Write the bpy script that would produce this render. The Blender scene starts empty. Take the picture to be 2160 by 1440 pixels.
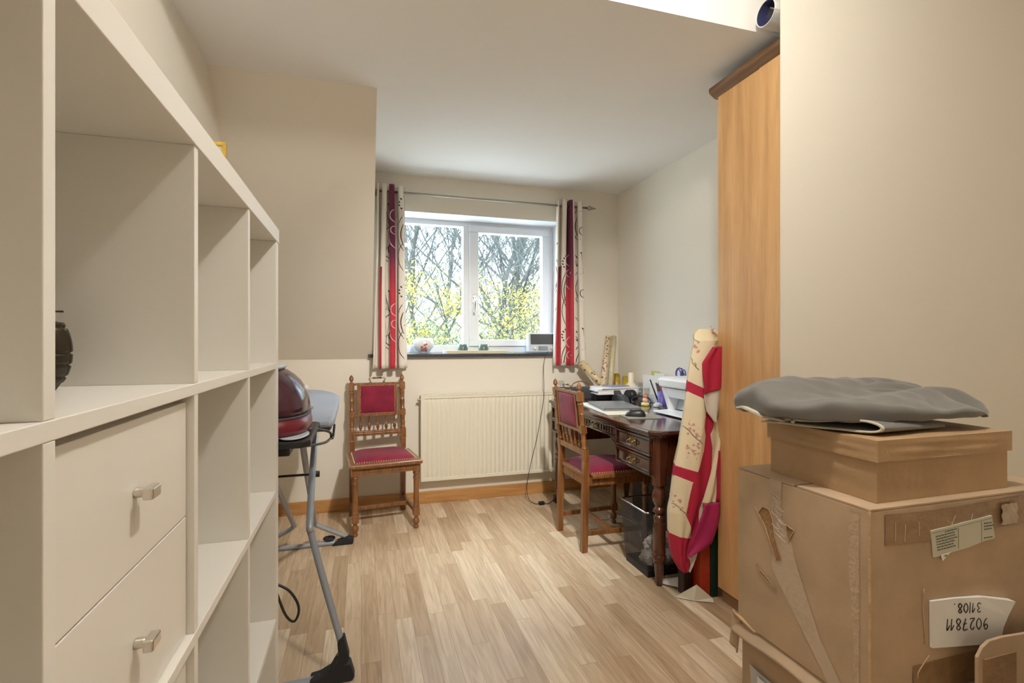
import bpy, bmesh, math, random
from math import sin, cos, pi, radians as R
from mathutils import Vector, Euler, Matrix
random.seed(7)
scn = bpy.context.scene
C = scn.collection

# ------------------------------------------------------------ materials
def new_mat(name):
    m = bpy.data.materials.new(name); m.use_nodes = True
    nt = m.node_tree; b = nt.nodes['Principled BSDF']
    return m, nt, b

def mat(name, col, rough=.5, metal=0, var=0, scale=8, bump=0, bscale=60, spec=.5, sheen=0, coat=0, trans=0, emit=0, alpha=1, stretch=None):
    m, nt, b = new_mat(name)
    b.inputs['Base Color'].default_value = (*col, 1)
    b.inputs['Roughness'].default_value = rough
    b.inputs['Metallic'].default_value = metal
    b.inputs['Specular IOR Level'].default_value = spec
    b.inputs['Sheen Weight'].default_value = sheen
    b.inputs['Coat Weight'].default_value = coat
    b.inputs['Transmission Weight'].default_value = trans
    if alpha < 1: b.inputs['Alpha'].default_value = alpha
    if emit:
        b.inputs['Emission Color'].default_value = (*col, 1); b.inputs['Emission Strength'].default_value = emit
    if var or bump:
        tc = nt.nodes.new('ShaderNodeTexCoord'); mp = nt.nodes.new('ShaderNodeMapping')
        nt.links.new(tc.outputs['Object'], mp.inputs[0])
        if stretch: mp.inputs['Scale'].default_value = stretch
    if var:
        n = nt.nodes.new('ShaderNodeTexNoise'); n.inputs['Scale'].default_value = scale; n.inputs['Detail'].default_value = 5
        nt.links.new(mp.outputs[0], n.inputs[0])
        r = nt.nodes.new('ShaderNodeValToRGB')
        r.color_ramp.elements[0].position = .3; r.color_ramp.elements[1].position = .7
        r.color_ramp.elements[0].color = (*[max(0, c*(1-var)) for c in col], 1)
        r.color_ramp.elements[1].color = (*[min(1, c*(1+var)) for c in col], 1)
        nt.links.new(n.outputs['Fac'], r.inputs[0]); nt.links.new(r.outputs[0], b.inputs['Base Color'])
    if bump:
        n2 = nt.nodes.new('ShaderNodeTexNoise'); n2.inputs['Scale'].default_value = bscale; n2.inputs['Detail'].default_value = 4
        nt.links.new(mp.outputs[0], n2.inputs[0])
        bp = nt.nodes.new('ShaderNodeBump'); bp.inputs['Strength'].default_value = bump; bp.inputs['Distance'].default_value = .01
        nt.links.new(n2.outputs['Fac'], bp.inputs['Height']); nt.links.new(bp.outputs[0], b.inputs['Normal'])
    return m

def wood(name, dark, light, rough=.35, axis='Z', scale=1.0, coat=0, bump=.05):
    """long grain along one axis"""
    m, nt, b = new_mat(name)
    tc = nt.nodes.new('ShaderNodeTexCoord'); mp = nt.nodes.new('ShaderNodeMapping')
    s = {'X': (1.2, 16, 16), 'Y': (16, 1.2, 16), 'Z': (16, 16, 1.2)}[axis]
    mp.inputs['Scale'].default_value = [k*scale for k in s]
    nt.links.new(tc.outputs['Object'], mp.inputs[0])
    n = nt.nodes.new('ShaderNodeTexNoise'); n.inputs['Scale'].default_value = 2.2; n.inputs['Detail'].default_value = 8; n.inputs['Distortion'].default_value = .6
    nt.links.new(mp.outputs[0], n.inputs[0])
    n2 = nt.nodes.new('ShaderNodeTexNoise'); n2.inputs['Scale'].default_value = 14; n2.inputs['Detail'].default_value = 3
    nt.links.new(mp.outputs[0], n2.inputs[0])
    mx = nt.nodes.new('ShaderNodeMath'); mx.operation = 'MULTIPLY_ADD'; mx.inputs[1].default_value = .35
    nt.links.new(n2.outputs['Fac'], mx.inputs[0]); nt.links.new(n.outputs['Fac'], mx.inputs[2])
    r = nt.nodes.new('ShaderNodeValToRGB')
    r.color_ramp.elements[0].position = .45; r.color_ramp.elements[1].position = .9
    r.color_ramp.elements[0].color = (*dark, 1); r.color_ramp.elements[1].color = (*light, 1)
    nt.links.new(mx.outputs[0], r.inputs[0]); nt.links.new(r.outputs[0], b.inputs['Base Color'])
    b.inputs['Roughness'].default_value = rough; b.inputs['Coat Weight'].default_value = coat; b.inputs['Coat Roughness'].default_value = .12
    bp = nt.nodes.new('ShaderNodeBump'); bp.inputs['Strength'].default_value = bump; bp.inputs['Distance'].default_value = .005
    nt.links.new(mx.outputs[0], bp.inputs['Height']); nt.links.new(bp.outputs[0], b.inputs['Normal'])
    return m

def floor_mat():
    """three-strip oak parquet, staves running towards the window wall"""
    m, nt, b = new_mat('oak_parquet')
    N = nt.nodes.new; L = nt.links.new
    tc = N('ShaderNodeTexCoord')
    sep = N('ShaderNodeSeparateXYZ'); L(tc.outputs['Object'], sep.inputs[0])
    cmb = N('ShaderNodeCombineXYZ'); L(sep.outputs['Y'], cmb.inputs['X']); L(sep.outputs['X'], cmb.inputs['Y'])
    br = N('ShaderNodeTexBrick'); L(cmb.outputs[0], br.inputs['Vector'])
    br.inputs['Scale'].default_value = 1; br.inputs['Brick Width'].default_value = .55; br.inputs['Row Height'].default_value = .068
    br.inputs['Mortar Size'].default_value = .0007; br.inputs['Mortar Smooth'].default_value = .3
    br.offset = .37; br.offset_frequency = 3; br.squash = 1.3; br.squash_frequency = 2
    br.inputs['Color1'].default_value = (0, 0, 0, 1); br.inputs['Color2'].default_value = (1, 1, 1, 1); br.inputs['Mortar'].default_value = (.5, .5, .5, 1)
    br.inputs['Bias'].default_value = 0
    # grain, shifted per stave
    mp = N('ShaderNodeMapping'); mp.inputs['Scale'].default_value = (30, 2.2, 1)
    L(tc.outputs['Object'], mp.inputs[0])
    off = N('ShaderNodeVectorMath'); off.operation = 'MULTIPLY_ADD'; off.inputs[1].default_value = (9, 17, 5)
    L(br.outputs['Color'], off.inputs[0]); L(mp.outputs[0], off.inputs[2])
    n = N('ShaderNodeTexNoise'); n.inputs['Scale'].default_value = 1.6; n.inputs['Detail'].default_value = 7; n.inputs['Distortion'].default_value = 1.2
    L(off.outputs[0], n.inputs[0])
    ramp = N('ShaderNodeValToRGB'); cr = ramp.color_ramp
    cr.elements[0].position = 0; cr.elements[0].color = (.46, .325, .20, 1)
    cr.elements[1].position = 1; cr.elements[1].color = (.80, .675, .51, 1)
    e = cr.elements.new(.35); e.color = (.61, .465, .315, 1)
    e = cr.elements.new(.7); e.color = (.66, .52, .36, 1)
    L(br.outputs['Color'], ramp.inputs[0])
    gr = N('ShaderNodeValToRGB'); gr.color_ramp.elements[0].position = .35; gr.color_ramp.elements[1].position = .62
    gr.color_ramp.elements[0].color = (.80, .76, .70, 1); gr.color_ramp.elements[1].color = (1.05, 1.04, 1.03, 1)
    L(n.outputs['Fac'], gr.inputs[0])
    mul = N('ShaderNodeMix'); mul.data_type = 'RGBA'; mul.blend_type = 'MULTIPLY'; mul.inputs[0].default_value = 1
    L(ramp.outputs[0], mul.inputs[6]); L(gr.outputs[0], mul.inputs[7])
    mo = N('ShaderNodeMix'); mo.data_type = 'RGBA'; mo.inputs[7].default_value = (.27, .18, .1, 1)
    L(br.outputs['Fac'], mo.inputs[0]); L(mul.outputs[2], mo.inputs[6])
    L(mo.outputs[2], b.inputs['Base Color'])
    b.inputs['Roughness'].default_value = .34
    bp = N('ShaderNodeBump'); bp.inputs['Strength'].default_value = .08; bp.inputs['Distance'].default_value = .003
    L(n.outputs['Fac'], bp.inputs['Height']); L(bp.outputs[0], b.inputs['Normal'])
    return m

M = {}
M['wall'] = mat('cream_wall_paint', (.80, .755, .665), .75, bump=.03, bscale=250)
M['ceil'] = mat('white_ceiling_paint', (.84, .83, .81), .85, bump=.02, bscale=200)
M['floor'] = floor_mat()
M['base'] = wood('oak_baseboard', (.42, .20, .06), (.62, .34, .13), .4, 'X')
M['shelf'] = mat('white_laminate', (.80, .775, .72), .38, bump=.01, bscale=300)
M['drawerf'] = mat('white_drawer_laminate', (.79, .76, .70), .35)
M['nickel'] = mat('brushed_nickel', (.72, .68, .62), .28, 1)
M['chrome'] = mat('chrome', (.8, .8, .82), .15, 1)
M['steel'] = mat('rod_steel', (.42, .40, .36), .35, 1)
M['pvc'] = mat('white_window_plastic', (.80, .83, .87), .3)
M['rad'] = mat('radiator_enamel', (.83, .79, .66), .35)
M['stone'] = mat('dark_stone_sill', (.05, .055, .07), .3, var=.3, scale=60)
M['oak'] = wood('antique_oak', (.13, .048, .014), (.32, .135, .042), .3, 'Z', 2, coat=.35)
M['velvet'] = mat('crimson_velvet', (.21, .003, .028), .8, var=.25, scale=14, sheen=.12)
M['brass'] = mat('aged_brass', (.30, .23, .13), .35, 1)
M['stud'] = mat('brass_studs', (.85, .68, .42), .3, .8)
M['mahog'] = wood('dark_mahogany', (.022, .007, .004), (.09, .024, .012), .13, 'Y', 1.2, coat=.6)
M['mahogz'] = wood('dark_mahogany_upright', (.03, .009, .005), (.12, .035, .014), .2, 'Z', 1.2, coat=.6)
M['beech'] = wood('beech_panel', (.53, .29, .115), (.72, .44, .20), .42, 'Z', .55, bump=.02)
M['beechd'] = wood('brown_cornice_wood', (.12, .062, .03), (.23, .13, .065), .4, 'Y', 1)
M['plinth'] = wood('plinth_wood', (.22, .12, .06), (.33, .19, .1), .45, 'Y', 1)
M['card'] = mat('cardboard', (.47, .34, .22), .7, var=.13, scale=7, bump=.12, bscale=22)
M['cardin'] = mat('cardboard_inner', (.30, .19, .10), .8, var=.15, scale=9, bump=.1, bscale=40)
M['cardl'] = mat('torn_cardboard', (.54, .37, .21), .85, var=.12, scale=30, bump=.3, bscale=120)
M['kraft'] = mat('kraft_paper', (.43, .28, .15), .5, var=.10, scale=7, bump=.6, bscale=11)
M['tape'] = mat('clear_packing_tape', (.50, .39, .29), .16, var=.12, scale=18, bump=.5, bscale=26, spec=.8)
M['taped'] = mat('brown_packing_tape', (.30, .185, .095), .18, var=.15, scale=14, bump=.5, bscale=30, spec=.7)
M['paper'] = mat('white_paper', (.82, .80, .77), .7, bump=.1, bscale=15)
M['paper2'] = mat('ivory_paper', (.70, .66, .55), .7)
M['ink'] = mat('black_ink', (.01, .01, .012), .5)
M['inkg'] = mat('green_print_ink', (.08, .13, .10), .6)
M['felt'] = mat('grey_cloth', (.135, .128, .118), .75, var=.08, scale=10, bump=.05, bscale=180, sheen=.3)
M['feltl'] = mat('light_felt_edge', (.60, .57, .48), .9, bump=.2, bscale=200)
M['black'] = mat('black_plastic', (.012, .012, .014), .4)
M['blackr'] = mat('black_rubber', (.015, .016, .02), .7)
M['dgrey'] = mat('dark_grey_plastic', (.06, .062, .068), .5)
M['alu'] = mat('grey_painted_tube', (.36, .40, .46), .33, .25)
M['cover'] = mat('blue_grey_board_cover', (.36, .41, .50), .85, var=.06, scale=5, bump=.12, bscale=8)
M['coverd'] = mat('dark_board_underside', (.15, .15, .15), .8)
M['auberg'] = mat('aubergine_gloss_plastic', (.05, .010, .022), .2, coat=.3)
M['redg'] = mat('red_gloss_plastic', (.15, .008, .018), .3)
M['lgrey'] = mat('light_grey_plastic', (.58, .62, .66), .35)
M['white'] = mat('white_plastic', (.82, .83, .85), .3)
M['cream'] = mat('cream_ceramic', (.78, .70, .55), .35)
M['ceramic'] = mat('white_ceramic', (.80, .80, .80), .2, coat=.4)
M['pinkp'] = mat('red_painted_blossom', (.45, .12, .10), .5)
M['teal'] = mat('mosaic_green_glass', (.10, .16, .15), .3, var=.9, scale=220)
M['traymat'] = mat('cream_tray', (.68, .62, .42), .5)
M['laptop'] = mat('silver_laptop_shell', (.30, .34, .38), .3, .6)
M['pad'] = mat('grey_green_mouse_mat', (.27, .27, .22), .6)
M['gold'] = mat('gold_foil', (.70, .48, .10), .25, .85, var=.3, scale=60)
M['yell'] = mat('yellow_foil', (.62, .48, .05), .3, .5)
M['purple'] = mat('purple_cup', (.12, .09, .38), .45, var=.3, scale=70)
M['purpleb'] = mat('purple_handle', (.10, .08, .55), .4)
M['redp'] = mat('red_plastic', (.35, .01, .01), .4)
M['greenp'] = mat('dark_green_board', (.008, .03, .018), .5)
M['redb'] = mat('red_board', (.38, .035, .012), .4, var=.15, scale=6)
M['brownb'] = mat('dark_brown_board', (.035, .02, .014), .5)
M['olive'] = mat('dark_olive_metal', (.030, .022, .012), .35, .4, var=.3, scale=30)
M['toyy'] = mat('yellow_toy', (.75, .68, .20), .4)
M['toyo'] = mat('orange_toy', (.75, .25, .06), .4)
M['toyp'] = mat('pink_toy', (.80, .45, .50), .4)
M['lime'] = mat('lime_paper', (.55, .60, .18), .7)
M['navy'] = mat('dark_blue_inside', (.04, .045, .12), .6)
M['tubem'] = mat('white_poster_tube', (.70, .68, .66), .5)
M['bark'] = mat('grey_bark', (.052, .056, .052), .9, var=.4, scale=4)
M['barkl'] = mat('pale_grey_bark', (.09, .096, .088), .9, var=.3, scale=4)
M['ground'] = mat('pale_bounce_ground', (.46, .45, .42), .95, var=.2, scale=.7)  # unseen ground, made pale to bounce daylight up to the ceiling

def leaf_mat(name, col):
    m, nt, b = new_mat(name)
    b.inputs['Base Color'].default_value = (*col, 1); b.inputs['Roughness'].default_value = .6
    t = nt.nodes.new('ShaderNodeBsdfTranslucent'); t.inputs[0].default_value = (*col, 1)
    mx = nt.nodes.new('ShaderNodeMixShader'); mx.inputs[0].default_value = .45
    out = nt.nodes['Material Output']
    nt.links.new(b.outputs[0], mx.inputs[1]); nt.links.new(t.outputs[0], mx.inputs[2]); nt.links.new(mx.outputs[0], out.inputs[0])
    return m
M['leafy'] = leaf_mat('yellow_leaves', (.40, .32, .045))
M['leafg'] = leaf_mat('green_leaves', (.09, .125, .055))

def glass_mat(name, tint, refl):
    m, nt, b = new_mat(name)
    t = nt.nodes.new('ShaderNodeBsdfTransparent'); t.inputs[0].default_value = (*tint, 1)
    g = nt.nodes.new('ShaderNodeBsdfGlossy'); g.inputs['Roughness'].default_value = .02
    lw = nt.nodes.new('ShaderNodeLayerWeight'); lw.inputs['Blend'].default_value = .5
    pw = nt.nodes.new('ShaderNodeMath'); pw.operation = 'POWER'; pw.inputs[1].default_value = 4
    fr = nt.nodes.new('ShaderNodeMath'); fr.operation = 'MULTIPLY_ADD'; fr.inputs[1].default_value = .6; fr.inputs[2].default_value = refl
    nt.links.new(lw.outputs['Facing'], pw.inputs[0]); nt.links.new(pw.outputs[0], fr.inputs[0])
    mx = nt.nodes.new('ShaderNodeMixShader'); out = nt.nodes['Material Output']
    nt.links.new(fr.outputs[0], mx.inputs[0]); nt.links.new(t.outputs[0], mx.inputs[1]); nt.links.new(g.outputs[0], mx.inputs[2]); nt.links.new(mx.outputs[0], out.inputs[0])
    return m
M['glass'] = glass_mat('window_glass', (.97, .985, .98), .03)
M['plasticwrap'] = glass_mat('clear_plastic_wrap', (.92, .93, .93), .05)

def z_blend(name, zlo, zhi, lo, hi):
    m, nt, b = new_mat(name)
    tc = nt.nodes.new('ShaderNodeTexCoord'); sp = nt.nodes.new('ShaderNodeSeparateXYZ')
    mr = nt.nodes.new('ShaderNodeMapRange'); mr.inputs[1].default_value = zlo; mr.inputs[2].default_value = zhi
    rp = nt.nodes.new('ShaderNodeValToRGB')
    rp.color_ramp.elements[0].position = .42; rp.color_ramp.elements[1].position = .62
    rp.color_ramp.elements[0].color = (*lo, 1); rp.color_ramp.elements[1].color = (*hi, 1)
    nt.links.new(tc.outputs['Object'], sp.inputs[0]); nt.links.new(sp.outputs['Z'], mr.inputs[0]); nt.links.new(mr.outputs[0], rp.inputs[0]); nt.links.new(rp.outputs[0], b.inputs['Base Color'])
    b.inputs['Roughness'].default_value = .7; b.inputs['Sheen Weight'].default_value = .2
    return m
M['curred'] = z_blend('red_to_wine_satin', 0, 1.26, (.50, .022, .045), (.13, .006, .05))  # stripe colour goes from red at the hem to wine at the top
M['curwh'] = mat('ivory_curtain_cloth', (.76, .70, .62), .75, bump=.03, bscale=200, sheen=.2)
M['curwn'] = mat('dark_brown_print', (.03, .018, .015), .6)
M['curpk'] = mat('silver_pink_print', (.72, .50, .50), .5)
M['clothc'] = mat('cream_cotton', (.76, .65, .45), .8, var=.04, scale=6, bump=.06, bscale=20)
M['clothr'] = mat('crimson_cotton', (.42, .010, .045), .75, var=.06, scale=6, bump=.06, bscale=20)
M['clothm'] = mat('magenta_cotton', (.38, .012, .10), .7, var=.1, scale=6, bump=.06, bscale=20)
M['clothw'] = mat('pale_lining_cotton', (.66, .60, .53), .8, bump=.06, bscale=20)
M['flower'] = mat('rose_print', (.60, .30, .24), .8, var=.3, scale=50)
M['stem'] = mat('grey_green_stem_print', (.26, .24, .17), .8)
M['strap'] = mat('coiled_black_cable', (.02, .02, .018), .45)

# ------------------------------------------------------------ mesh builder
class MB:
    def __init__(s): s.v = []; s.f = []; s.m = []; s.s = []
    def add(s, vs, fs, m=0, sm=False):
        k = len(s.v); s.v += [tuple(p) for p in vs]
        for f in fs: s.f.append([i+k for i in f]); s.m.append(m); s.s.append(sm)
        return s
    def box(s, x0, y0, z0, x1, y1, z1, m=0):
        v = [(x, y, z) for z in (z0, z1) for y in (y0, y1) for x in (x0, x1)]
        return s.add(v, [(0,2,3,1),(4,5,7,6),(0,1,5,4),(2,6,7,3),(0,4,6,2),(1,3,7,5)], m)
    def obox(s, c, size, rot=(0,0,0), m=0):
        E = Euler(rot).to_matrix(); c = Vector(c); h = [k/2 for k in size]
        v = [c + E @ Vector((x*h[0], y*h[1], z*h[2])) for z in (-1,1) for y in (-1,1) for x in (-1,1)]
        return s.add(v, [(0,2,3,1),(4,5,7,6),(0,1,5,4),(2,6,7,3),(0,4,6,2),(1,3,7,5)], m)
    def tube(s, pts, r, n=8, m=0, closed=False, flat=None):
        P = [Vector(p) for p in pts]; N = len(P); rs = r if isinstance(r, (list, tuple)) else [r]*N
        up = None; vs = []
        for i, p in enumerate(P):
            a = P[(i-1) % N] if (closed or i > 0) else p; b = P[(i+1) % N] if (closed or i < N-1) else p
            t = (b-a).normalized() if (b-a).length > 1e-9 else Vector((0,0,1))
            if up is None:
                up = Vector((0,0,1)) if abs(t.z) < .9 else Vector((1,0,0))
            u = (up - t*up.dot(t))
            u = u.normalized() if u.length > 1e-6 else t.orthogonal().normalized()
            w = t.cross(u); up = u
            for k in range(n):
                q = 2*pi*k/n; vs.append(p + (u*cos(q) + w*sin(q))*rs[i])
        fs = []
        for i in range(N if closed else N-1):
            for k in range(n):
                j = (i+1) % N
                fs.append((i*n+k, i*n+(k+1)%n, j*n+(k+1)%n, j*n+k))
        s.add(vs, fs, m, n > 4)
        if not closed:
            k0 = len(s.v)-N*n
            s.f.append([k0+k for k in range(n)][::-1]); s.m.append(m); s.s.append(False)
            s.f.append([k0+(N-1)*n+k for k in range(n)]); s.m.append(m); s.s.append(False)
        return s
    def lathe(s, prof, c=(0,0,0), n=18, m=0, sx=1, sy=1, pw=2, rot=None):
        vs = []; E = Euler(rot).to_matrix() if rot else None
        for r, z in prof:
            for k in range(n):
                q = 2*pi*k/n; x, y = cos(q), sin(q)
                if pw != 2:
                    f = (abs(x)**pw + abs(y)**pw)**(-1/pw); x *= f; y *= f
                p = Vector((x*r*sx, y*r*sy, z))
                if E: p = E @ p
                vs.append((c[0]+p.x, c[1]+p.y, c[2]+p.z))
        fs = [(i*n+k, i*n+(k+1)%n, (i+1)*n+(k+1)%n, (i+1)*n+k) for i in range(len(prof)-1) for k in range(n)]
        k0 = len(s.v); s.add(vs, fs, m, True)
        s.f.append([k0+k for k in range(n)][::-1]); s.m.append(m); s.s.append(False)
        s.f.append([k0+(len(prof)-1)*n+k for k in range(n)]); s.m.append(m); s.s.append(False)
        return s
    def prism(s, poly, ax, a, b, m=0):
        def P(p, t): return {'x': (t, p[0], p[1]), 'y': (p[0], t, p[1]), 'z': (p[0], p[1], t)}[ax]
        n = len(poly); vs = [P(p, a) for p in poly] + [P(p, b) for p in poly]
        fs = [tuple(range(n))[::-1], tuple(range(n, 2*n))] + [(i, (i+1) % n, n+(i+1) % n, n+i) for i in range(n)]
        return s.add(vs, fs, m)
    def grid(s, fn, nu, nv, m=0, cf=None, sm=True):
        vs = [fn(i/nu, j/nv) for j in range(nv+1) for i in range(nu+1)]
        k = len(s.v); s.v += [tuple(p) for p in vs]
        for j in range(nv):
            for i in range(nu):
                a = j*(nu+1)+i
                s.f.append([k+a, k+a+1, k+a+nu+2, k+a+nu+1]); s.s.append(sm)
                s.m.append(cf((i+.5)/nu, (j+.5)/nv) if cf else m)
        return s
    def ball(s, c, r, m=0, n=10, sc=(1,1,1)):
        pr = []
        for i in range(n//2*2+1):
            q = -pi/2 + pi*i/(n//2*2); pr.append((max(cos(q)*r, r*.02), sin(q)*r*sc[2]))
        return s.lathe(pr, c, n, m, sc[0], sc[1])
    def build(s, name, mats, parent=None, bevel=0, solid=0, xf=None, recalc=True, sub=0):
        me = bpy.data.meshes.new(name)
        off = parent.matrix_basis.translation if parent else Vector((0,0,0))
        if parent and parent.parent: off = off + parent.parent.matrix_basis.translation
        V = [Vector(p) for p in s.v]
        if xf: V = [Vector(xf(p)) for p in V]
        me.from_pydata([p-off for p in V], [], s.f)
        for k in (mats if isinstance(mats, (list, tuple)) else [mats]): me.materials.append(M[k] if isinstance(k, str) else k)
        me.polygons.foreach_set('material_index', s.m); me.polygons.foreach_set('use_smooth', s.s)
        if recalc:
            bm = bmesh.new(); bm.from_mesh(me); bmesh.ops.recalc_face_normals(bm, faces=bm.faces); bm.to_mesh(me); bm.free()
        o = bpy.data.objects.new(name, me); C.objects.link(o)
        if parent: o.parent = parent
        if solid:
            d = o.modifiers.new('thick', 'SOLIDIFY'); d.thickness = solid; d.offset = 0
        if bevel:
            d = o.modifiers.new('edge', 'BEVEL'); d.width = bevel; d.segments = 2; d.limit_method = 'ANGLE'; d.angle_limit = R(50)
        if sub:
            d = o.modifiers.new('sub', 'SUBSURF'); d.levels = sub; d.render_levels = sub
        return o

def thing(name, label, cat, loc=(0,0,0), group=None):
    o = bpy.data.objects.new(name, None); C.objects.link(o); o.location = loc; o.empty_display_size = .05
    return tag(o, label, cat, group)
def tag(o, label, cat, group=None, kind=None):
    o['label'] = label; o['category'] = cat
    if group: o['group'] = group
    if kind: o['kind'] = kind
    return o
def recenter(o):
    """origin at the base centre of a one-mesh thing"""
    me = o.data; n = len(me.vertices)
    xs = [v.co for v in me.vertices]
    c = Vector(((min(p.x for p in xs)+max(p.x for p in xs))/2, (min(p.y for p in xs)+max(p.y for p in xs))/2, min(p.z for p in xs)))
    for v in me.vertices: v.co -= c
    o.location = c
    return o
def struct(o, parent=None):
    if not parent: o['kind'] = 'structure'
    return o
def copy_tree(o, parent=None):
    c = o.copy(); C.objects.link(c)
    if parent: c.parent = parent
    for ch in list(o.children): copy_tree(ch, c)
    return c
def smooth_path(pts, k=6):
    """Catmull-Rom through the points"""
    P = [Vector(p) for p in pts]; out = []
    for i in range(len(P)-1):
        a = P[i-1] if i else P[i]*2-P[i+1]; b, c = P[i], P[i+1]; d = P[i+2] if i+2 < len(P) else P[i+1]*2-P[i]
        for j in range(k):
            t = j/k
            out.append(.5*((2*b)+(c-a)*t+(2*a-5*b+4*c-d)*t*t+(3*b-a-3*c+d)*t**3))
    out.append(P[-1]); return out

# ------------------------------------------------------------ camera
CAMZ = 1.157
cam = bpy.data.cameras.new('camera'); co = bpy.data.objects.new('camera', cam); C.objects.link(co)
cam.sensor_width = 36; cam.lens = 36*1060/2160; cam.clip_start = .02
co.location = (0, 0, CAMZ); co.rotation_euler = (R(90), 0, -math.atan(318/1060)); scn.camera = co

# ------------------------------------------------------------ room
H = 2.34; D = 3.63; XL = -.63; XR = 1.98; XD = .07; YS = 2.43; HK = 1.035; HN = 2.62
WX0, WX1, WZ0, WZ1 = .16, 1.50, 1.045, 2.09
struct(MB().box(XL-.2, -1.8, -.12, 3.4, D+.3, 0).build('floor', 'floor'))
w = MB()
w.box(XL-.2, D, 0, WX0, D+.3, H+.2).box(WX1, D, 0, XR+.2, D+.3, H+.2).box(WX0, D, 0, WX1, D+.3, WZ0).box(WX0, D, WZ1, WX1, D+.3, H+.2)
struct(w.build('wall_back', 'wall'))
struct(MB().box(XL-.2, -1.8, 0, XL, D, HN+.1).build('wall_left', 'wall'))
struct(MB().prism([(D, HK), (D, H), (YS, H)], 'x', XL, XD).build('wall_slope', 'wall'))
struct(MB().box(XR, 1.45, 0, XR+.2, D, H+.1).build('wall_right', 'wall'))
struct(MB().prism([(1.39, 1.40), (3.4, 1.40), (3.4, 1.45), (1.439, 1.45)], 'z', 0, HN).build('wall_partition', 'wall'))
struct(MB().box(3.2, -1.8, 0, 3.4, 1.40, HN).build('wall_right_near', 'wall'))
struct(MB().box(XL, -1.8, 0, 3.3, -1.6, HN).build('wall_rear', 'wall'))
struct(MB().box(XL-.2, 1.572, H, XR+.2, D, H+.12).box(XL-.2, 1.572, H+.12, 3.4, 1.70, HN).build('ceiling', 'ceil'))
struct(MB().box(XL-.2, -1.8, HN, 3.4, 1.70, HN+.12).build('ceiling_near', 'ceil'))
# baseboards
struct(MB().box(XL, D-.016, 0, XR, D, .085).build('baseboard_back', 'base', bevel=.003))
struct(MB().box(XR-.016, 1.90, 0, XR, D-.016, .085).build('baseboard_right', 'base', bevel=.003))
struct(MB().box(XL, 1.56, 0, XL+.016, D-.016, .085).build('baseboard_left', 'base', bevel=.003))

# ------------------------------------------------------------ window
YF = 3.83
wn = thing('window_1', 'white two-part window', 'window', (.83, YF, WZ0)); del wn['label'], wn['category']; wn['kind'] = 'structure'
f = MB()
f.box(WX0, YF, WZ0+.025, WX1, YF+.07, WZ0+.085).box(WX0, YF, WZ1-.045, WX1, YF+.07, WZ1).box(WX0, YF, WZ0+.085, WX0+.06, YF+.07, WZ1-.045).box(WX1-.05, YF, WZ0+.085, WX1, YF+.07, WZ1-.045).box(.756, YF, WZ0+.085, .80, YF+.07, WZ1-.045)
f.build('window_frame', 'pvc', wn, bevel=.004)
MB().box(WX0+.05, YF+.035, WZ0+.08, .76, YF+.041, WZ1-.04).build('window_pane', 'glass', wn)
g = MB()
sx0, sx1, sz0, sz1 = .80, 1.455, WZ0+.075, WZ1-.035
g.box(sx0, YF-.018, sz0, sx1, YF+.05, sz0+.052).box(sx0, YF-.018, sz1-.052, sx1, YF+.05, sz1).box(sx0, YF-.018, sz0+.052, sx0+.074, YF+.05, sz1-.052).box(sx1-.055, YF-.018, sz0+.052, sx1, YF+.05, sz1-.052)
sash = g.build('window_sash', 'pvc', wn, bevel=.005)
MB().box(sx0+.07, YF+.02, sz0+.05, sx1-.05, YF+.026, sz1-.05).build('window_pane', 'glass', sash)
hd = MB(); hd.obox((.835, YF-.024, 1.49), (.028, .014, .07)); hd.tube([(.835, YF-.03, 1.50), (.835, YF-.06, 1.50), (.838, YF-.066, 1.485), (.832, YF-.062, 1.38)], [.009, .010, .010, .008], 8)
hd.build('window_handle', 'nickel', sash)
# reveal reveal lining and lintel board
MB().box(WX0-.001, D+.003, WZ0+.026, WX0+.006, YF, WZ1).box(WX1-.006, D+.003, WZ0+.026, WX1+.001, YF, WZ1).box(WX0, D+.003, WZ1-.007, WX1, YF, WZ1+.001).build('window_reveal', 'pvc', wn)
struct(MB().box(.045, D-.035, WZ0, WX1+.12, D, WZ0+.024).box(WX0, D, WZ0, WX1, YF+.01, WZ0+.024).build('trim_1', 'stone', bevel=.003))
SILL = WZ0+.024

# ------------------------------------------------------------ curtains
rod = thing('curtain_rod', 'thin steel curtain rod with pointed arrow end above the window', 'curtain rod', (.85, 3.55, 2.187))
MB().tube([(.075, 3.55, 2.187), (1.67, 3.55, 2.187)], .008, 10).build('rod', 'steel', rod)
MB().lathe([(.009, 0), (.012, .004), (.012, .012), (.019, .014), (.017, .02), (.003, .075), (.0005, .082)], (1.67, 3.55, 2.187), 12, rot=(0, pi/2, 0)).build('finial', 'steel', rod)
for bx in (.095, 1.63):
    MB().tube([(bx, D, 2.187), (bx, 3.56, 2.187)], .006, 8).lathe([(.018, 0), (.018, .006)], (bx, D, 2.187), 12, rot=(pi/2, 0, 0)).build('bracket', 'steel', rod)

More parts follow.
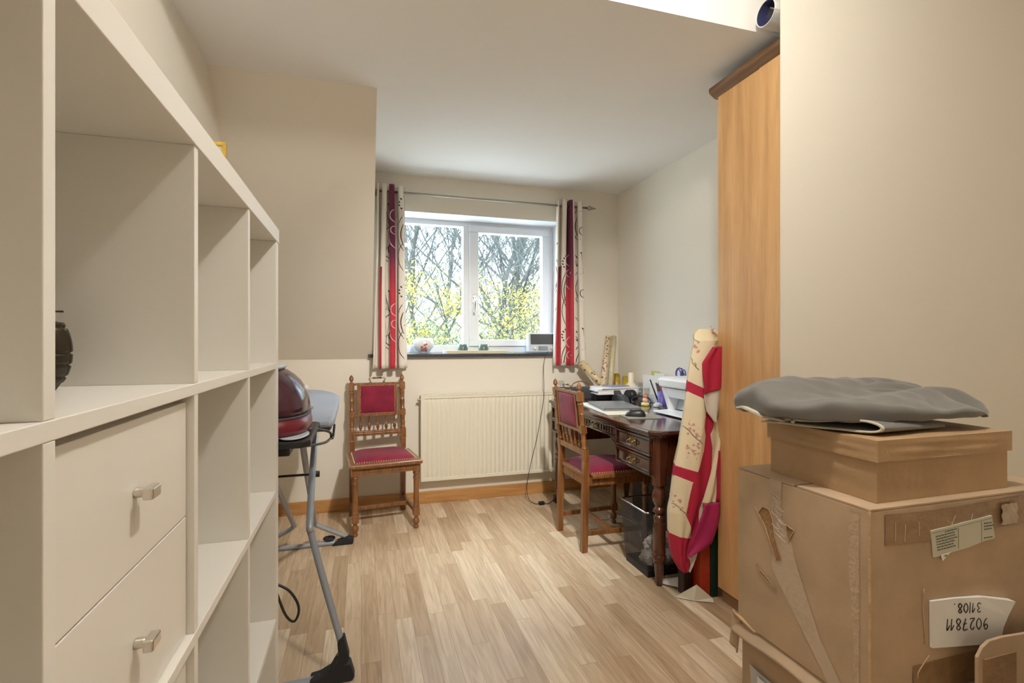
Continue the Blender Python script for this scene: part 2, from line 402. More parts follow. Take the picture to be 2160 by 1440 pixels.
def curtain(label, xt0, xt1, xb0, xb1, zt, zb, ph, nf, red, prints, loc):
    t = thing('curtain', label, 'curtain', loc, 'printed window curtains')
    def S(s, q, off=0):
        z = zt + (zb-zt)*q
        x0 = xt0+(xb0-xt0)*q; x1 = xt1+(xb1-xt1)*q
        a = 2*pi*nf*s+ph
        y = 3.555 - .033*cos(a)*(1+.15*sin(3*q+s*5)) - off
        x = x0+(x1-x0)*s + .010*sin(2*a) + .004*sin(q*4+s*9)
        return Vector((x, y, z))
    def band(s, q):
        for a, b, q0 in red:
            if a < s < b and q > q0: return 1
        return 0
    mb = MB().grid(S, 150, 40, cf=band)
    # printed twigs, scrolls and berries drawn on the cloth surface
    def rib(pts, w, mi):
        for i in range(len(pts)-1):
            (a, b), (c, d) = pts[i], pts[i+1]
            if min(a, c) < .01 or max(a, c) > .99 or min(b, d) < .005 or max(b, d) > .995: continue
            L = math.hypot((c-a)*.3, (d-b)*1.25) or 1
            nx, ny = -(d-b)*1.25/L*w/.3, (c-a)*.3/L*w/1.25
            q = [S(a-nx, b-ny, .0015), S(c-nx, d-ny, .0015), S(c+nx, d+ny, .0015), S(a+nx, b+ny, .0015)]
            k = len(mb.v); mb.v += [tuple(p) for p in q]; mb.f.append([k, k+1, k+2, k+3]); mb.m.append(mi); mb.s.append(True)
    def arc(cs, cq, rs, rq, a0, a1, w, mi, shrink=1, n=14):
        p = []
        for i in range(n+1):
            u = i/n; a = a0+(a1-a0)*u; k = 1-(1-shrink)*u
            p.append((cs+rs*k*cos(a), cq+rq*k*sin(a)))
        rib(p, w, mi)
    for (s0, s1, q0, kind) in prints:
        sc = (s0+s1)/2; wd = (s1-s0)/2
        if kind == 'scroll':
            arc(sc+wd*.3, q0, wd*.9, .035, pi*1.6, pi*.55, .0022, 3)
            arc(sc, q0+.075, wd*.7, .03, 0, pi*2.4, .002, 3, .35, 22)
            arc(sc+wd*.5, q0+.11, wd*1.3, .07, pi, pi*.45, .002, 3)
        else:
            arc(s1, q0+.12, wd*1.8, .12, pi*1.35, pi*.6, .0013, 2)
            arc(s1, q0+.13, wd*1.4, .09, pi*.6, pi*1.45, .0016, 2)
            arc(s1-wd*.2, q0+.16, wd*.5, .035, -.4, pi*1.7, .0016, 2, .5)
            arc(s1, q0+.25, wd*1.7, .10, pi*.7, pi*1.4, .0012, 2)
            for k in range(6):
                a = pi*(.55+.13*k); e = (s1-.02+wd*1.5*cos(a)*.9, q0-.035+.045*-sin(a))
                rib([(s1-.02, q0+.04), e], .0006, 2)
                rib([e, (e[0]-.01, e[1]-.008)], .0028, 2)
            rib([(s1-.02, q0+.04), (sc, q0+.22)], .0008, 2)
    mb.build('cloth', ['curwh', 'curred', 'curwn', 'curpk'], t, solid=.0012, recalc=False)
    for k in range(int(nf*2)+1):
        s = (k*pi+pi/2-ph)/(2*pi*nf)
        if 0 < s < 1:
            p = S(s, (zt-2.187)/(zt-zb))
            MB().tube([(p.x, p.y+.017*cos(a), p.z+.017*sin(a)) for a in [2*pi*i/12 for i in range(12)]], .003, 5, closed=True).build('eyelet_ring', 'nickel', t)
    return t
pr = []
for q in (.17, .68):
    pr.append((.50, .68, q, 'scroll'))
for q in (.14, .62): pr.append((.78, .99, q, 'twig')); pr.append((.30, .48, q+.04, 'twig'))
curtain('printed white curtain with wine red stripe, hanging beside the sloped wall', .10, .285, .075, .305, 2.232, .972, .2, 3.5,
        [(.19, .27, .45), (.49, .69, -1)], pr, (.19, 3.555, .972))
pr = []
for q in (.36, .86): pr.append((.42, .60, q, 'scroll'))
for q in (.02, .40, .86): pr.append((.70, .98, q, 'twig'))
pr.append((.02, .14, .34, 'twig')); pr.append((.26, .40, .86, 'twig')); pr.append((.26, .40, .42, 'twig'))
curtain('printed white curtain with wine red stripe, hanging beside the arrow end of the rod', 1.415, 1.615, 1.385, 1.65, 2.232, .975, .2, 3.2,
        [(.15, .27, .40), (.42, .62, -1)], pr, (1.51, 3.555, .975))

# ------------------------------------------------------------ radiator
rd = thing('radiator', 'cream ribbed panel radiator on the wall below the window', 'radiator', (.92, 3.55, .175))
x0, x1, z0, z1, yf = .40, 1.46, .175, .775, 3.548
n = 32; mb = MB()
def rf(u, v):
    x = x0+.02+(x1-x0-.04)*u; z = z0+.02+(z1-z0-.04)*v
    k = (u*n) % 1; d = .006*min(1, max(0, (abs(k-.5)-.16)/.14)); e = min(1, min(v, 1-v)/.035)
    return (x, yf+.007-d*e*1.1, z)
mb.grid(rf, n*8, 24)
fr = MB().box(x0, yf, z0, x1, yf+.012, z0+.02).box(x0, yf, z1-.02, x1, yf+.012, z1).box(x0, yf, z0+.02, x0+.02, yf+.012, z1-.02).box(x1-.02, yf, z0+.02, x1, yf+.012, z1-.02)
for q in range(len(fr.f)): mb.f.append([i+len(mb.v) for i in fr.f[q]]); mb.m.append(0); mb.s.append(False)
mb.v += fr.v
mb.build('front_panel', 'rad', rd, recalc=False)
MB().box(x0+.002, yf+.012, z0+.01, x1-.002, yf+.06, z1-.012).build('side_cover', 'rad', rd, bevel=.002)
g = MB().box(x0, yf-.002, z1, x1, yf+.064, z1+.004)
for k in range(60): g.box(x0+.03+k*.0172, yf+.016, z1+.004, x0+.036+k*.0172, yf+.05, z1+.007)
g.build('top_grille', 'rad', rd)
MB().tube([(x0-.005, yf+.03, z1-.03), (x0-.022, yf+.03, z1-.03)], .009, 10).tube([(x0+.001, yf+.03, z1-.03), (x0-.008, yf+.03, z1-.03)], .013, 6).build('air_valve', 'nickel', rd)
for q_ in (x0+.15, x1-.19): MB().box(q_, yf+.06, z0+.1, q_+.04, D-.001, z1-.08).build('wall_bracket', 'rad', rd)

# ------------------------------------------------------------ things on the sill
YS_ = 3.70
v = thing('flower_pot', 'round white ceramic pot with painted red blossom on the window sill', 'pot', (.436, YS_, SILL))
prof = [(.034, 0), (.036, .006), (.05, .02), (.068, .045), (.075, .07), (.072, .09), (.060, .108), (.056, .112), (.052, .108), (.060, .09), (.062, .05), (.02, .02)]
MB().lathe(prof, (.436, YS_, SILL), 28).build('pot', 'ceramic', v)
mb = MB()
for k in range(9):
    a = -pi/2+.05 + random.uniform(-.35, .35); zz = .05+random.uniform(-.02, .02); r = .0735
    mb.ball((.436+r*cos(a), YS_+r*sin(a), SILL+zz), .009, n=8, sc=(1, .3, .7))
mb.build('blossom_print', 'pinkp', v)
tr = thing('tray', 'low cream tray lying along the window sill', 'tray', (.83, YS_, SILL))
MB().box(.60, YS_-.06, SILL, 1.06, YS_+.05, SILL+.008).box(.60, YS_-.06, SILL+.008, 1.06, YS_-.054, SILL+.022).box(.60, YS_+.044, SILL+.008, 1.06, YS_+.05, SILL+.022).box(1.054, YS_-.054, SILL+.008, 1.06, YS_+.044, SILL+.022).build('tray_body', 'traymat', tr, bevel=.002)
MB().box(.583, YS_-.06, SILL, .60, YS_+.05, SILL+.023).build('tray_end', 'white', tr, bevel=.002)
def tealight(x, label):
    o = recenter(MB().lathe([(.036, 0), (.038, .003), (.040, .058), (.037, .058), (.034, .006), (.001, .005)], (x, YS_-.005, SILL+.0085), 24).build('tealight_holder', 'teal'))
    tag(o, label, 'candle holder', 'mosaic tealight holders on the sill tray')
tealight(.725, 'small green mosaic tealight holder on the sill tray, nearer the round pot')
tealight(.884, 'small green mosaic tealight holder on the sill tray, nearer the radio')
mb = MB()
for k in range(4): mb.ball((.965+k*.02, YS_-.02+random.uniform(-.01, .01), SILL+.017), .0085, sc=(1.6, 1, .7))
mb2 = recenter(mb.build('shells', 'ceramic')); mb2.name = 'seashell_pile'; tag(mb2, 'little heap of white shells at the end of the sill tray', 'shells', kind='stuff')

rdo = thing('radio', 'silver radio with dark speaker front on the window sill', 'radio', (1.35, 3.70, SILL))
MB().prism([(3.665, SILL+.004), (3.745, SILL+.004), (3.745, SILL+.15), (3.68, SILL+.155)], 'x', 1.235, 1.46).build('body', 'lgrey', rdo, bevel=.008)
def rp(x, z, o=.002):
    return (x, 3.665+(z-SILL-.004)/.151*.015-o, z)
MB().add([rp(1.252, SILL+.066), rp(1.455, SILL+.066), rp(1.455, SILL+.145), rp(1.252, SILL+.145)] + [rp(1.252, SILL+.066, -.004), rp(1.455, SILL+.066, -.004), rp(1.455, SILL+.145, -.004), rp(1.252, SILL+.145, -.004)], [(0,1,2,3),(4,7,6,5),(0,4,5,1),(1,5,6,2),(2,6,7,3),(3,7,4,0)]).build('speaker_grille', 'dgrey', rdo)
MB().obox((1.352, 3.6655, SILL+.037), (.075, .006, .032), (-.1, 0, 0)).build('display', 'laptop', rdo)
for kx in (1.283, 1.425):
    MB().lathe([(.012, 0), (.012, .008), (.010, .012)], (kx, 3.667, SILL+.037), 14, rot=(pi/2, 0, 0)).build('knob', 'white', rdo)

# ------------------------------------------------------------ white cube bookcase
bx0, bxf = -.613, -.223
bc = thing('bookcase', 'white open cube bookcase standing along the wall', 'bookcase', (-.418, .81, 0))
MB().box(bx0, .08, 1.432, bxf+.002, 1.541, 1.47).build('top_board', 'shelf', bc, bevel=.0012)
MB().box(bx0, .08, 0, bxf, 1.54, .048).build('bottom_board', 'shelf', bc, bevel=.0012)
MB().box(bx0, 1.502, .048, bxf, 1.54, 1.432).build('side_panel', 'shelf', bc, bevel=.0012)
MB().box(bx0, .08, .048, bxf, .118, 1.432).build('side_panel', 'shelf', bc, bevel=.0012)
for zt in (1.098, .748, .398):
    MB().box(bx0, .118, zt-.016, bxf, 1.502, zt).build('shelf', 'shelf', bc, bevel=.001)
for (za, zb) in ((1.098, 1.432), (.748, 1.082), (.398, .732), (.048, .382)):
    for yy in (.452, .802, 1.152):
        MB().box(bx0, yy, za, bxf-.0005, yy+.016, zb).build('divider', 'shelf', bc, bevel=.001)
def drawer_unit(z, label):
    t = thing('drawer_insert', label, 'drawer unit', (-.42, .635, z), 'drawer inserts in the bookcase')
    y0, y1 = .4695, .8005; z1 = z+.332
    MB().box(-.60, y0, z+.001, -.25, y0+.012, z1).box(-.60, y1-.012, z+.001, -.25, y1, z1).box(-.60, y0+.012, z+.001, -.25, y1-.012, z+.013).box(-.60, y0+.012, z1-.012, -.25, y1-.012, z1).box(-.60, y0+.012, z+.013, -.59, y1-.012, z1-.012).build('casing', 'shelf', t)
    for k in range(2):
        za = z+.002+k*.1655; zb = za+.1635 - (.006 if k else 0)
        d = MB().box(-.25, y0+.001, za, -.2335, y1-.001, zb).box(-.57, y0+.02, za+.02, -.25, y0+.03, zb-.02).box(-.57, y1-.03, za+.02, -.25, y1-.02, zb-.02).box(-.57, y0+.03, za+.02, -.25, y1-.03, za+.028).build('drawer', 'drawerf', t, bevel=.0008)
        zc = (za+zb)/2
        MB().tube([(-.234, .635, zc), (-.222, .635, zc)], [.006, .005], 10).box(-.223, .623, zc-.0065, -.2125, .647, zc+.0065).build('knob', 'nickel', d, bevel=.002)
drawer_unit(.748, 'white two-drawer insert just below the bookcase shelf with the grenade')
drawer_unit(.398, 'white two-drawer insert in the lower bookcase cell, under the other drawers')

# grenade ornament
gx, gy, gz = -.365, .735, 1.098
gr = thing('grenade', 'dark metal pineapple grenade ornament standing in the upper bookcase cell', 'grenade', (gx, gy, gz))
mb = MB(); pf = []
for i in range(41):
    u = i/40; z = .082*u
    r = .0285*math.sqrt(max(.0, 1-((u-.56)/.62)**2)) if u > .1 else .011+.06*u
    if u <= .12: r = .0125+.05*u
    pf.append((r, z))
def gr_fn(u, v):
    r, z = pf[int(round(v*40))]; a = 2*pi*u
    k = 1-.13*(abs(sin(a*4)) < .14)
    if .1 < v < .95 and (v*5.5 % 1) < .12: k *= .90
    return (gx+r*k*cos(a), gy+r*k*sin(a), gz+z)
mb.grid(gr_fn, 96, 40)
mb.lathe([(.011, 0), (.0125, .001)], (gx, gy, gz), 24)
mb.build('body', 'olive', gr, recalc=False)
MB().lathe([(.0145, .078), (.014, .083), (.010, .084), (.010, .092), (.011, .093), (.011, .101), (.001, .102)], (gx, gy, gz), 16).build('fuze', 'olive', gr)
MB().prism([(gx-.012, gz+.101), (gx-.004, gz+.106), (gx+.006, gz+.104), (gx-.0, gz+.1015)], 'y', gy-.006, gy+.006).tube([(gx, gy+.009, gz+.096), (gx+.012, gy+.02, gz+.096)], .0012, 6).build('lever', 'olive', gr)

# small gold picture frame on top
pf_ = thing('picture_frame', 'small gold framed picture standing on top of the white bookcase', 'picture frame', (-.37, 1.44, 1.47))
a, b, zz, hh = -.47, -.329, 1.47, .192
def fr_(x0, x1, z0, z1): return MB().box(x0, 1.43, z0, x1, 1.445, z1)
mb = MB()
for q in ((a, a+.008, zz, zz+hh), (b-.008, b, zz, zz+hh), (a+.008, b-.008, zz, zz+.008), (a+.008, b-.008, zz+hh-.008, zz+hh)): mb.box(q[0], 1.43, q[2], q[1], 1.442, q[3])
mb.build('frame', 'gold', pf_)
MB().box(a+.008, 1.434, zz+.008, b-.008, 1.438, zz+hh-.008).build('picture', 'traymat', pf_)

# ------------------------------------------------------------ ironing board
ib = thing('ironing_board', 'folding ironing board with blue-grey padded cover and grey tube legs', 'ironing board', (-.28, 2.5, 0))
def outline(k=0):
    p = []
    xl, xr = -.49+k, -.095-k; ya, yb = 1.95+k, 3.2-k
    p += [(xl+.02, ya), (xr-.02, ya), (xr-.004, ya+.012), (xr, ya+.05), (xr-.004, ya+.5), (xr-.015, ya+.86), (xr-.045, ya+1.03), (xr-.10, ya+1.17), (xr-.16, yb), (xl+.16, yb), (xl+.10, ya+1.17), (xl+.045, ya+1.03), (xl+.015, ya+.86), (xl, ya+.5), (xl, ya+.05), (xl+.004, ya+.012)]
    return p
MB().prism(outline(), 'z', .842, .871).build('padded_cover', 'cover', ib, bevel=.011)
MB().prism(outline(.012), 'z', .826, .843).build('board_base', 'coverd', ib, bevel=.004)
def leg(pts, r=.0125): return MB().tube(smooth_path(pts, 8), r, 10)
# U frames: one tube each
leg([(-.19, 2.40, .82), (-.184, 2.17, .70), (-.176, 1.93, .515), (-.168, 1.91, .47), (-.12, 1.868, .30), (-.068, 1.825, .13), (-.066, 1.82, .085), (-.085, 1.815, .045), (-.125, 1.812, .022), (-.20, 1.812, .016), (-.42, 1.812, .016), (-.50, 1.815, .022), (-.535, 1.818, .05), (-.53, 1.822, .12), (-.47, 1.87, .30), (-.42, 1.92, .50), (-.40, 2.2, .70), (-.395, 2.40, .82)]).build('leg', 'alu', ib)
leg([(-.205, 1.99, .82), (-.215, 2.12, .72), (-.243, 2.90, .20), (-.247, 2.99, .145), (-.225, 3.0, .125), (-.10, 3.03, .05), (-.065, 3.03, .025), (-.09, 3.03, .014), (-.16, 3.03, .013), (-.42, 3.03, .013), (-.52, 3.03, .014), (-.545, 3.03, .03), (-.50, 3.02, .06), (-.38, 3.0, .12), (-.355, 2.99, .15), (-.352, 2.90, .20), (-.36, 2.12, .72), (-.37, 1.99, .82)]).build('leg', 'alu', ib)
MB().tube([(-.165, 2.22, .61), (-.43, 2.22, .61)], .005, 8).tube([(-.165, 2.22, .61), (-.20, 2.22, .61)], .013, 8).tube([(-.385, 2.22, .61), (-.43, 2.22, .61)], .013, 8).build('pivot_rod', 'black', ib)
# black feet
mb = MB().prism([(-.165, 0), (-.03, 0), (-.022, .012), (-.035, .06), (-.05, .062), (-.038, .075), (-.055, .15), (-.078, .135), (-.074, .09), (-.10, .048), (-.135, .032), (-.165, .028)], 'y', 1.795, 1.843)
mb.build('rubber_foot', 'blackr', ib, bevel=.006)
MB().prism([(-.16, 0), (-.045, 0), (-.04, .03), (-.075, .048), (-.10, .035), (-.14, .022)], 'y', 3.008, 3.052).build('rubber_foot', 'blackr', ib, bevel=.006)
MB().prism([(-.57, 0), (-.44, 0), (-.44, .028), (-.50, .05), (-.57, .05)], 'y', 1.795, 1.843).build('rubber_foot', 'blackr', ib, bevel=.006)
MB().prism([(-.57, 0), (-.45, 0), (-.45, .022), (-.53, .045), (-.57, .03)], 'y', 3.008, 3.052).build('rubber_foot', 'blackr', ib, bevel=.006)
MB().lathe([(.005, .05), (.006, .042), (.032, .04), (.034, .034), (.028, .028), (.004, .027)], (-.175, 3.045, .0), 18).tube([(-.175, 3.045, .045), (-.175, 3.032, .018)], .005, 6).build('adjusting_knob', 'blackr', ib)
# platform and wire rest
MB().prism([(-.47, 1.565), (-.165, 1.565), (-.143, 1.59), (-.143, 1.93), (-.155, 1.948), (-.47, 1.948)], 'z', .848, .868).box(-.44, 1.59, .822, -.20, 1.90, .848).build('iron_platform', 'black', ib, bevel=.004)
MB().tube(smooth_path([(-.21, 1.62, .873), (-.165, 1.78, .868), (-.112, 1.935, .83), (-.106, 1.975, .80), (-.101, 2.0, .80), (-.099, 2.06, .835)], 5), .0045, 8).tube(smooth_path([(-.22, 1.60, .873), (-.19, 1.64, .84), (-.125, 1.83, .81), (-.108, 1.965, .80)], 5), .0045, 8).build('wire_rest', 'black', ib)

st = thing('steam_station', 'glossy aubergine steam iron generator on the end of the ironing board', 'steam iron', (-.31, 1.74, .868))
cx, cy = -.312, 1.765
prof = [(.90, .873), (1.0, .879), (1.01, .895), (.985, .926)]
MB().lathe([(a*.155, z) for a, z in prof], (cx, cy, 0), 40, pw=2.6, sy=1.25).build('base', 'redg', st)
MB().lathe([(.1535, .926), (.1535, .931), (.150, .932)], (cx, cy, 0), 40, pw=2.6, sy=1.25).build('trim_ring', 'dgrey', st)
pr_ = [(.151, .932), (.150, .955), (.145, .98), (.136, 1.005), (.121, 1.03), (.102, 1.05), (.080, 1.066), (.066, 1.070)]
MB().lathe(pr_, (cx, cy, 0), 40, pw=2.6, sy=1.25).build('water_tank', 'auberg', st)
MB().lathe([(.072, 1.069), (.078, 1.075), (.078, 1.080), (.070, 1.085), (.001, 1.087)], (cx, cy, 0), 30, pw=2.8, sy=1.6).build('top_rest', 'lgrey', st, bevel=.002)
MB().ball((-.177, 1.80, 1.0), .018, n=14, sc=(.5, 1.0, .75)).build('dial', 'white', st)
MB().obox((-.163, 1.85, .932), (.012, .03, .012)).build('lock_clip', 'lgrey', st, bevel=.002)
MB().lathe([(.9, 0), (1, .003), (1, .005), (.9, .006)], (-.198, 1.655, .870), 30, sx=.045, sy=.085).build('iron_rest_plate', 'lgrey', st)
cp = smooth_path([(-.30, 1.70, .82), (-.31, 1.70, .60), (-.30, 1.73, .42), (-.27, 1.76, .385), (-.225, 1.76, .355), (-.198, 1.76, .31), (-.195, 1.76, .275), (-.21, 1.76, .252), (-.235, 1.76, .28), (-.262, 1.76, .36), (-.30, 1.77, .48), (-.34, 1.78, .62), (-.36, 1.78, .82)], 8)
MB().tube(cp, .0042, 8).build('power_cable', 'strap', st)

# ------------------------------------------------------------ antique chairs
def lean(p):
    k = max(0, p.z-.44)
    return (p.x, p.y + .10*k + (max(0, .3-p.z)*.06 if p.y > .12 else 0), p.z)
def oakchair():
    t = thing('antique_chair', '', 'chair', (0, 0, 0), 'carved oak chairs with red velvet')
    for s in (-1, 1):
        x = s*.168; y = .185
        # rear leg: square foot up to the seat, post with blocks, turnings and acorn above
        mb = MB().box(x-.017, y-.017, 0, x+.017, y+.017, .50)
        mb.build('leg', 'oak', t, bevel=.002, xf=lean)
        mb = MB().box(x-.0185, y-.0165, .50, x+.0185, y+.0165, .565)
        for k in (-.009, 0, .009): mb.box(x+k-.002, y-.0185, .505, x+k+.002, y-.016, .558)
        mb.lathe([(.015, .565), (.018, .570), (.014, .575), (.0155, .60), (.017, .606), (.014, .612), (.0155, .645), (.018, .649), (.016, .653)], (x, y, 0), 14)
        mb.box(x-.018, y-.0165, .653, x+.018, y+.0165, .692)
        mb.lathe([(.015, .692), (.017, .697), (.0135, .703), (.0155, .755), (.0165, .758), (.0135, .762), (.0155, .808), (.018, .813), (.0135, .818), (.016, .828)], (x, y, 0), 14)
        mb.box(x-.018, y-.0165, .828, x+.018, y+.0165, .878)
        mb.build('back_post', 'oak', t, bevel=.002, xf=lean)
        MB().lathe([(.016, .878), (.010, .883), (.007, .888), (.009, .892), (.0145, .899), (.015, .904), (.013, .906), (.0135, .912), (.011, .920), (.006, .928), (.001, .932)], (x, y, 0), 14).build('finial', 'oak', t, xf=lean)
        # turned front leg
        xf_ = s*.182; yf_ = -.175
        mb = MB().box(xf_-.021, yf_-.021, .355, xf_+.021, yf_+.021, .405)
        mb.lathe([(.018, .355), (.021, .348), (.021, .342), (.016, .336), (.019, .318), (.021, .312), (.017, .306), (.016, .25), (.0175, .18), (.0165, .145), (.021, .138), (.018, .132), (.021, .128)], (xf_, yf_, 0), 16)
        mb.box(xf_-.020, yf_-.020, .082, xf_+.020, yf_+.020, .128)
        mb.lathe([(.020, .082), (.012, .074), (.011, .066), (.018, .058), (.0215, .045), (.017, .03), (.010, .022), (.015, .016), (.017, .008), (.013, 0)], (xf_, yf_, 0), 16)
        mb.build('leg', 'oak', t, bevel=.002)
        # side stretcher and side rail
        MB().obox((s*.175, .005, .10), (.020, .36, .024), (0, 0, s*.04)).build('stretcher', 'oak', t, bevel=.002)
        MB().obox((s*.176, .005, .385), (.022, .345, .045), (0, 0, s*.04)).build('seat_rail', 'oak', t, bevel=.002)
    MB().obox((0, .03, .10), (.33, .024, .022)).build('stretcher', 'oak', t, bevel=.002)
    MB().box(-.165, -.19, .36, .165, -.165, .403).box(-.165, -.193, .375, .165, -.188, .392).build('seat_rail', 'oak', t, bevel=.002)
    MB().box(-.155, .175, .36, .155, .195, .405).build('seat_rail', 'oak', t, bevel=.002)
    MB().prism([(-.215, -.215), (.215, -.215), (.205, .165), (.15, .165), (.15, .2), (-.15, .2), (-.15, .165), (-.205, .165)], 'z', .405, .427).build('seat_frame', 'oak', t, bevel=.005)
    def cush(u, v):
        a = (u-.5)*2; b = (v-.5)*2; w = .172+(.010*(1-v))
        e = max(0, 1-abs(a)**5)*max(0, 1-abs(b)**5)
        return (a*w, .01+b*.165, .4265+.032*e**.6)
    MB().grid(cush, 24, 24).build('seat_cushion', 'velvet', t, recalc=False)
    sb = MB()
    w = .178
    for k in range(27):
        q = -1+2*k/26
        sb.ball((q*.184, -.162, .430), .0036, n=6)
    for s in (-1, 1):
        for k in range(22): sb.ball((s*(.184-.008*k/21), -.155+.31*k/21, .430), .0036, n=6)
    sb.build('seat_studs', 'stud', t)
    # back: rails, upholstered panel, spindles
    for q_ in ((.862, .878), (.655, .672)): MB().box(-.15, .173, q_[0], .15, .197, q_[1]).build('back_rail', 'oak', t, bevel=.002, xf=lean)
    MB().box(-.15, .170, .528, .15, .198, .560).box(-.15, .166, .540, .15, .17, .547).build('back_rail', 'oak', t, bevel=.002, xf=lean)
    for q_ in (-.132, .116): MB().box(q_, .170, .672, q_+.016, .198, .862).build('panel_frame', 'oak', t, bevel=.002, xf=lean)
    def pan(sg, y):
        def fn(u, v):
            a = (u-.5)*2; b = (v-.5)*2; e = max(0, 1-a**4)*max(0, 1-b**4)
            return (a*.118, y+sg*.012*e**.6, .767+b*.096)
        return fn
    MB().grid(pan(-1, .174), 18, 18).grid(pan(1, .192), 18, 18).build('back_pad', 'velvet', t, xf=lean, recalc=False)
    sb = MB()
    for k in range(23):
        for z in (.675, .860): sb.ball((-.113+.226*k/22, .169, z), .0032, n=6)
    for k in range(1, 18):
        for s in (-1, 1): sb.ball((s*.113, .169, .675+.185*k/18), .0032, n=6)
    sb.build('back_studs', 'stud', t, xf=lean)
    for k in range(5):
        x = -.112+.056*k
        MB().lathe([(.008, .656), (.008, .65), (.0045, .645), (.0055, .62), (.0065, .60), (.011, .595), (.008, .592), (.012, .585), (.010, .574), (.005, .567), (.008, .562), (.008, .558)], (x, .184, 0), 12).build('spindle', 'oak', t, xf=lean)
    MB().tube(smooth_path([(-.045, .184, .876), (-.045, .184, .890), (-.053, .184, .900), (-.045, .184, .908), (0, .184, .909), (.045, .184, .908), (.053, .184, .900), (.045, .184, .890), (.045, .184, .876)], 4), .0036, 8).lathe([(.010, .876), (.010, .880), (.004, .884)], (-.045, .184, 0), 10).lathe([(.010, .876), (.010, .880), (.004, .884)], (.045, .184, 0), 10).tube([(-.03, .184, .909), (.03, .184, .909)], .0055, 8).build('brass_handle', 'brass', t, xf=lean)
    return t
c1 = oakchair(); c2 = copy_tree(c1)
c1['label'] = 'carved oak chair with crimson velvet seat, standing against the wall beside the radiator'
c1.location = (.128, 3.318, 0); c1.rotation_euler = (0, 0, R(6)); c1.scale = (1, 1, 1)
c2['label'] = 'carved oak chair with red velvet seat, pushed in at the dark writing desk'
c2.location = (1.187+.185, 2.705, 0); c2.rotation_euler = (0, 0, R(91))

# ------------------------------------------------------------ desk
DZ = .74
dk = thing('writing_desk', 'dark mahogany writing desk with turned legs and brass drawer pulls', 'desk', (1.62, 2.7, 0))
ch = .045
x0, x1, y0, y1 = 1.285, 1.965, 2.025, 3.41
top = [(x0+ch, y0), (x1, y0), (x1, y1), (x0+ch, y1), (x0, y1-ch), (x0, y0+ch)]
def inset(p, k): 
    cx_, cy_ = (x0+x1)/2, (y0+y1)/2
    return [(q[0]+(k if q[0] < cx_ else -k), q[1]+(k if q[1] < cy_ else -k)) for q in p]
MB().prism(top, 'z', DZ-.022, DZ).build('desk_top', 'mahog', dk, bevel=.007)
MB().prism(inset(top, .012), 'z', DZ-.034, DZ-.022).build('top_moulding', 'mahog', dk, bevel=.004)
fx = 1.315; zt = DZ-.034; zb = .515
# carcass pieces
MB().box(fx+.004, 2.075, zb, 1.94, 2.425, zt).build('drawer_pedestal', 'mahogz', dk, bevel=.002)
MB().box(fx+.004, 3.01, zb, 1.94, 3.36, zt).build('drawer_pedestal', 'mahogz', dk, bevel=.002)
MB().box(fx+.02, 2.425, zt-.075, 1.94, 3.01, zt).box(1.92, 2.425, .30, 1.94, 3.01, zt-.075).build('apron', 'mahogz', dk, bevel=.002)
for yy, sg in ((2.425, 1), (3.01, -1)):
    pts = [(yy, zt-.075), (yy+sg*.10, zt-.075), (yy+sg*.085, zt-.09), (yy+sg*.045, zt-.105), (yy+sg*.025, zt-.14), (yy+sg*.012, zt-.17), (yy, zt-.19)]
    MB().prism(pts, 'x', fx+.012, fx+.032).build('corner_bracket', 'mahogz', dk)
def drawer(ya, yb, za, zb_, x, n=1, flutes=False):
    d = MB().box(x-.004, ya, za, x+.012, yb, zb_)
    # moulded raised border
    for (a, b, c, e) in ((ya, yb, za, za+.010), (ya, yb, zb_-.010, zb_), (ya, ya+.010, za+.010, zb_-.010), (yb-.010, yb, za+.010, zb_-.010)):
        d.box(x-.013, a, c, x-.004, b, e)
    for (a, b, c, e) in ((ya+.014, yb-.014, za+.014, za+.018), (ya+.014, yb-.014, zb_-.018, zb_-.014)):
        d.box(x-.008, a, c, x-.004, b, e)
    if flutes:
        k = 0
        y = ya+.02
        while y < yb-.03:
            if abs(y-(ya+yb)/2) > .06: d.box(x-.010, y, za+.016, x-.004, y+.018, zb_-.018)
            y += .032
    o = d.build('drawer', 'mahog', dk, bevel=.002)
    yc, zc = (ya+yb)/2, (za+zb_)/2
    h = MB().box(x-.0075, yc-.034, zc-.019, x-.004, yc+.034, zc+.019)
    h.tube(smooth_path([(x-.007, yc-.024, zc+.006), (x-.022, yc-.024, zc+.003), (x-.024, yc-.024, zc-.012), (x-.024, yc, zc-.015), (x-.024, yc+.024, zc-.012), (x-.022, yc+.024, zc+.003), (x-.007, yc+.024, zc+.006)], 3), .003, 6)
    for k in (-1, 1): h.ball((x-.009, yc+k*.024, zc+.006), .006, n=8)
    h.build('drawer_pull', 'brass', o)
for (ya, yb) in ((2.085, 2.415), (3.02, 3.35)):
    drawer(ya, yb, .612, .698, fx); drawer(ya, yb, .522, .606, fx)
drawer(2.445, 2.99, .636, .698, fx+.016, flutes=True)
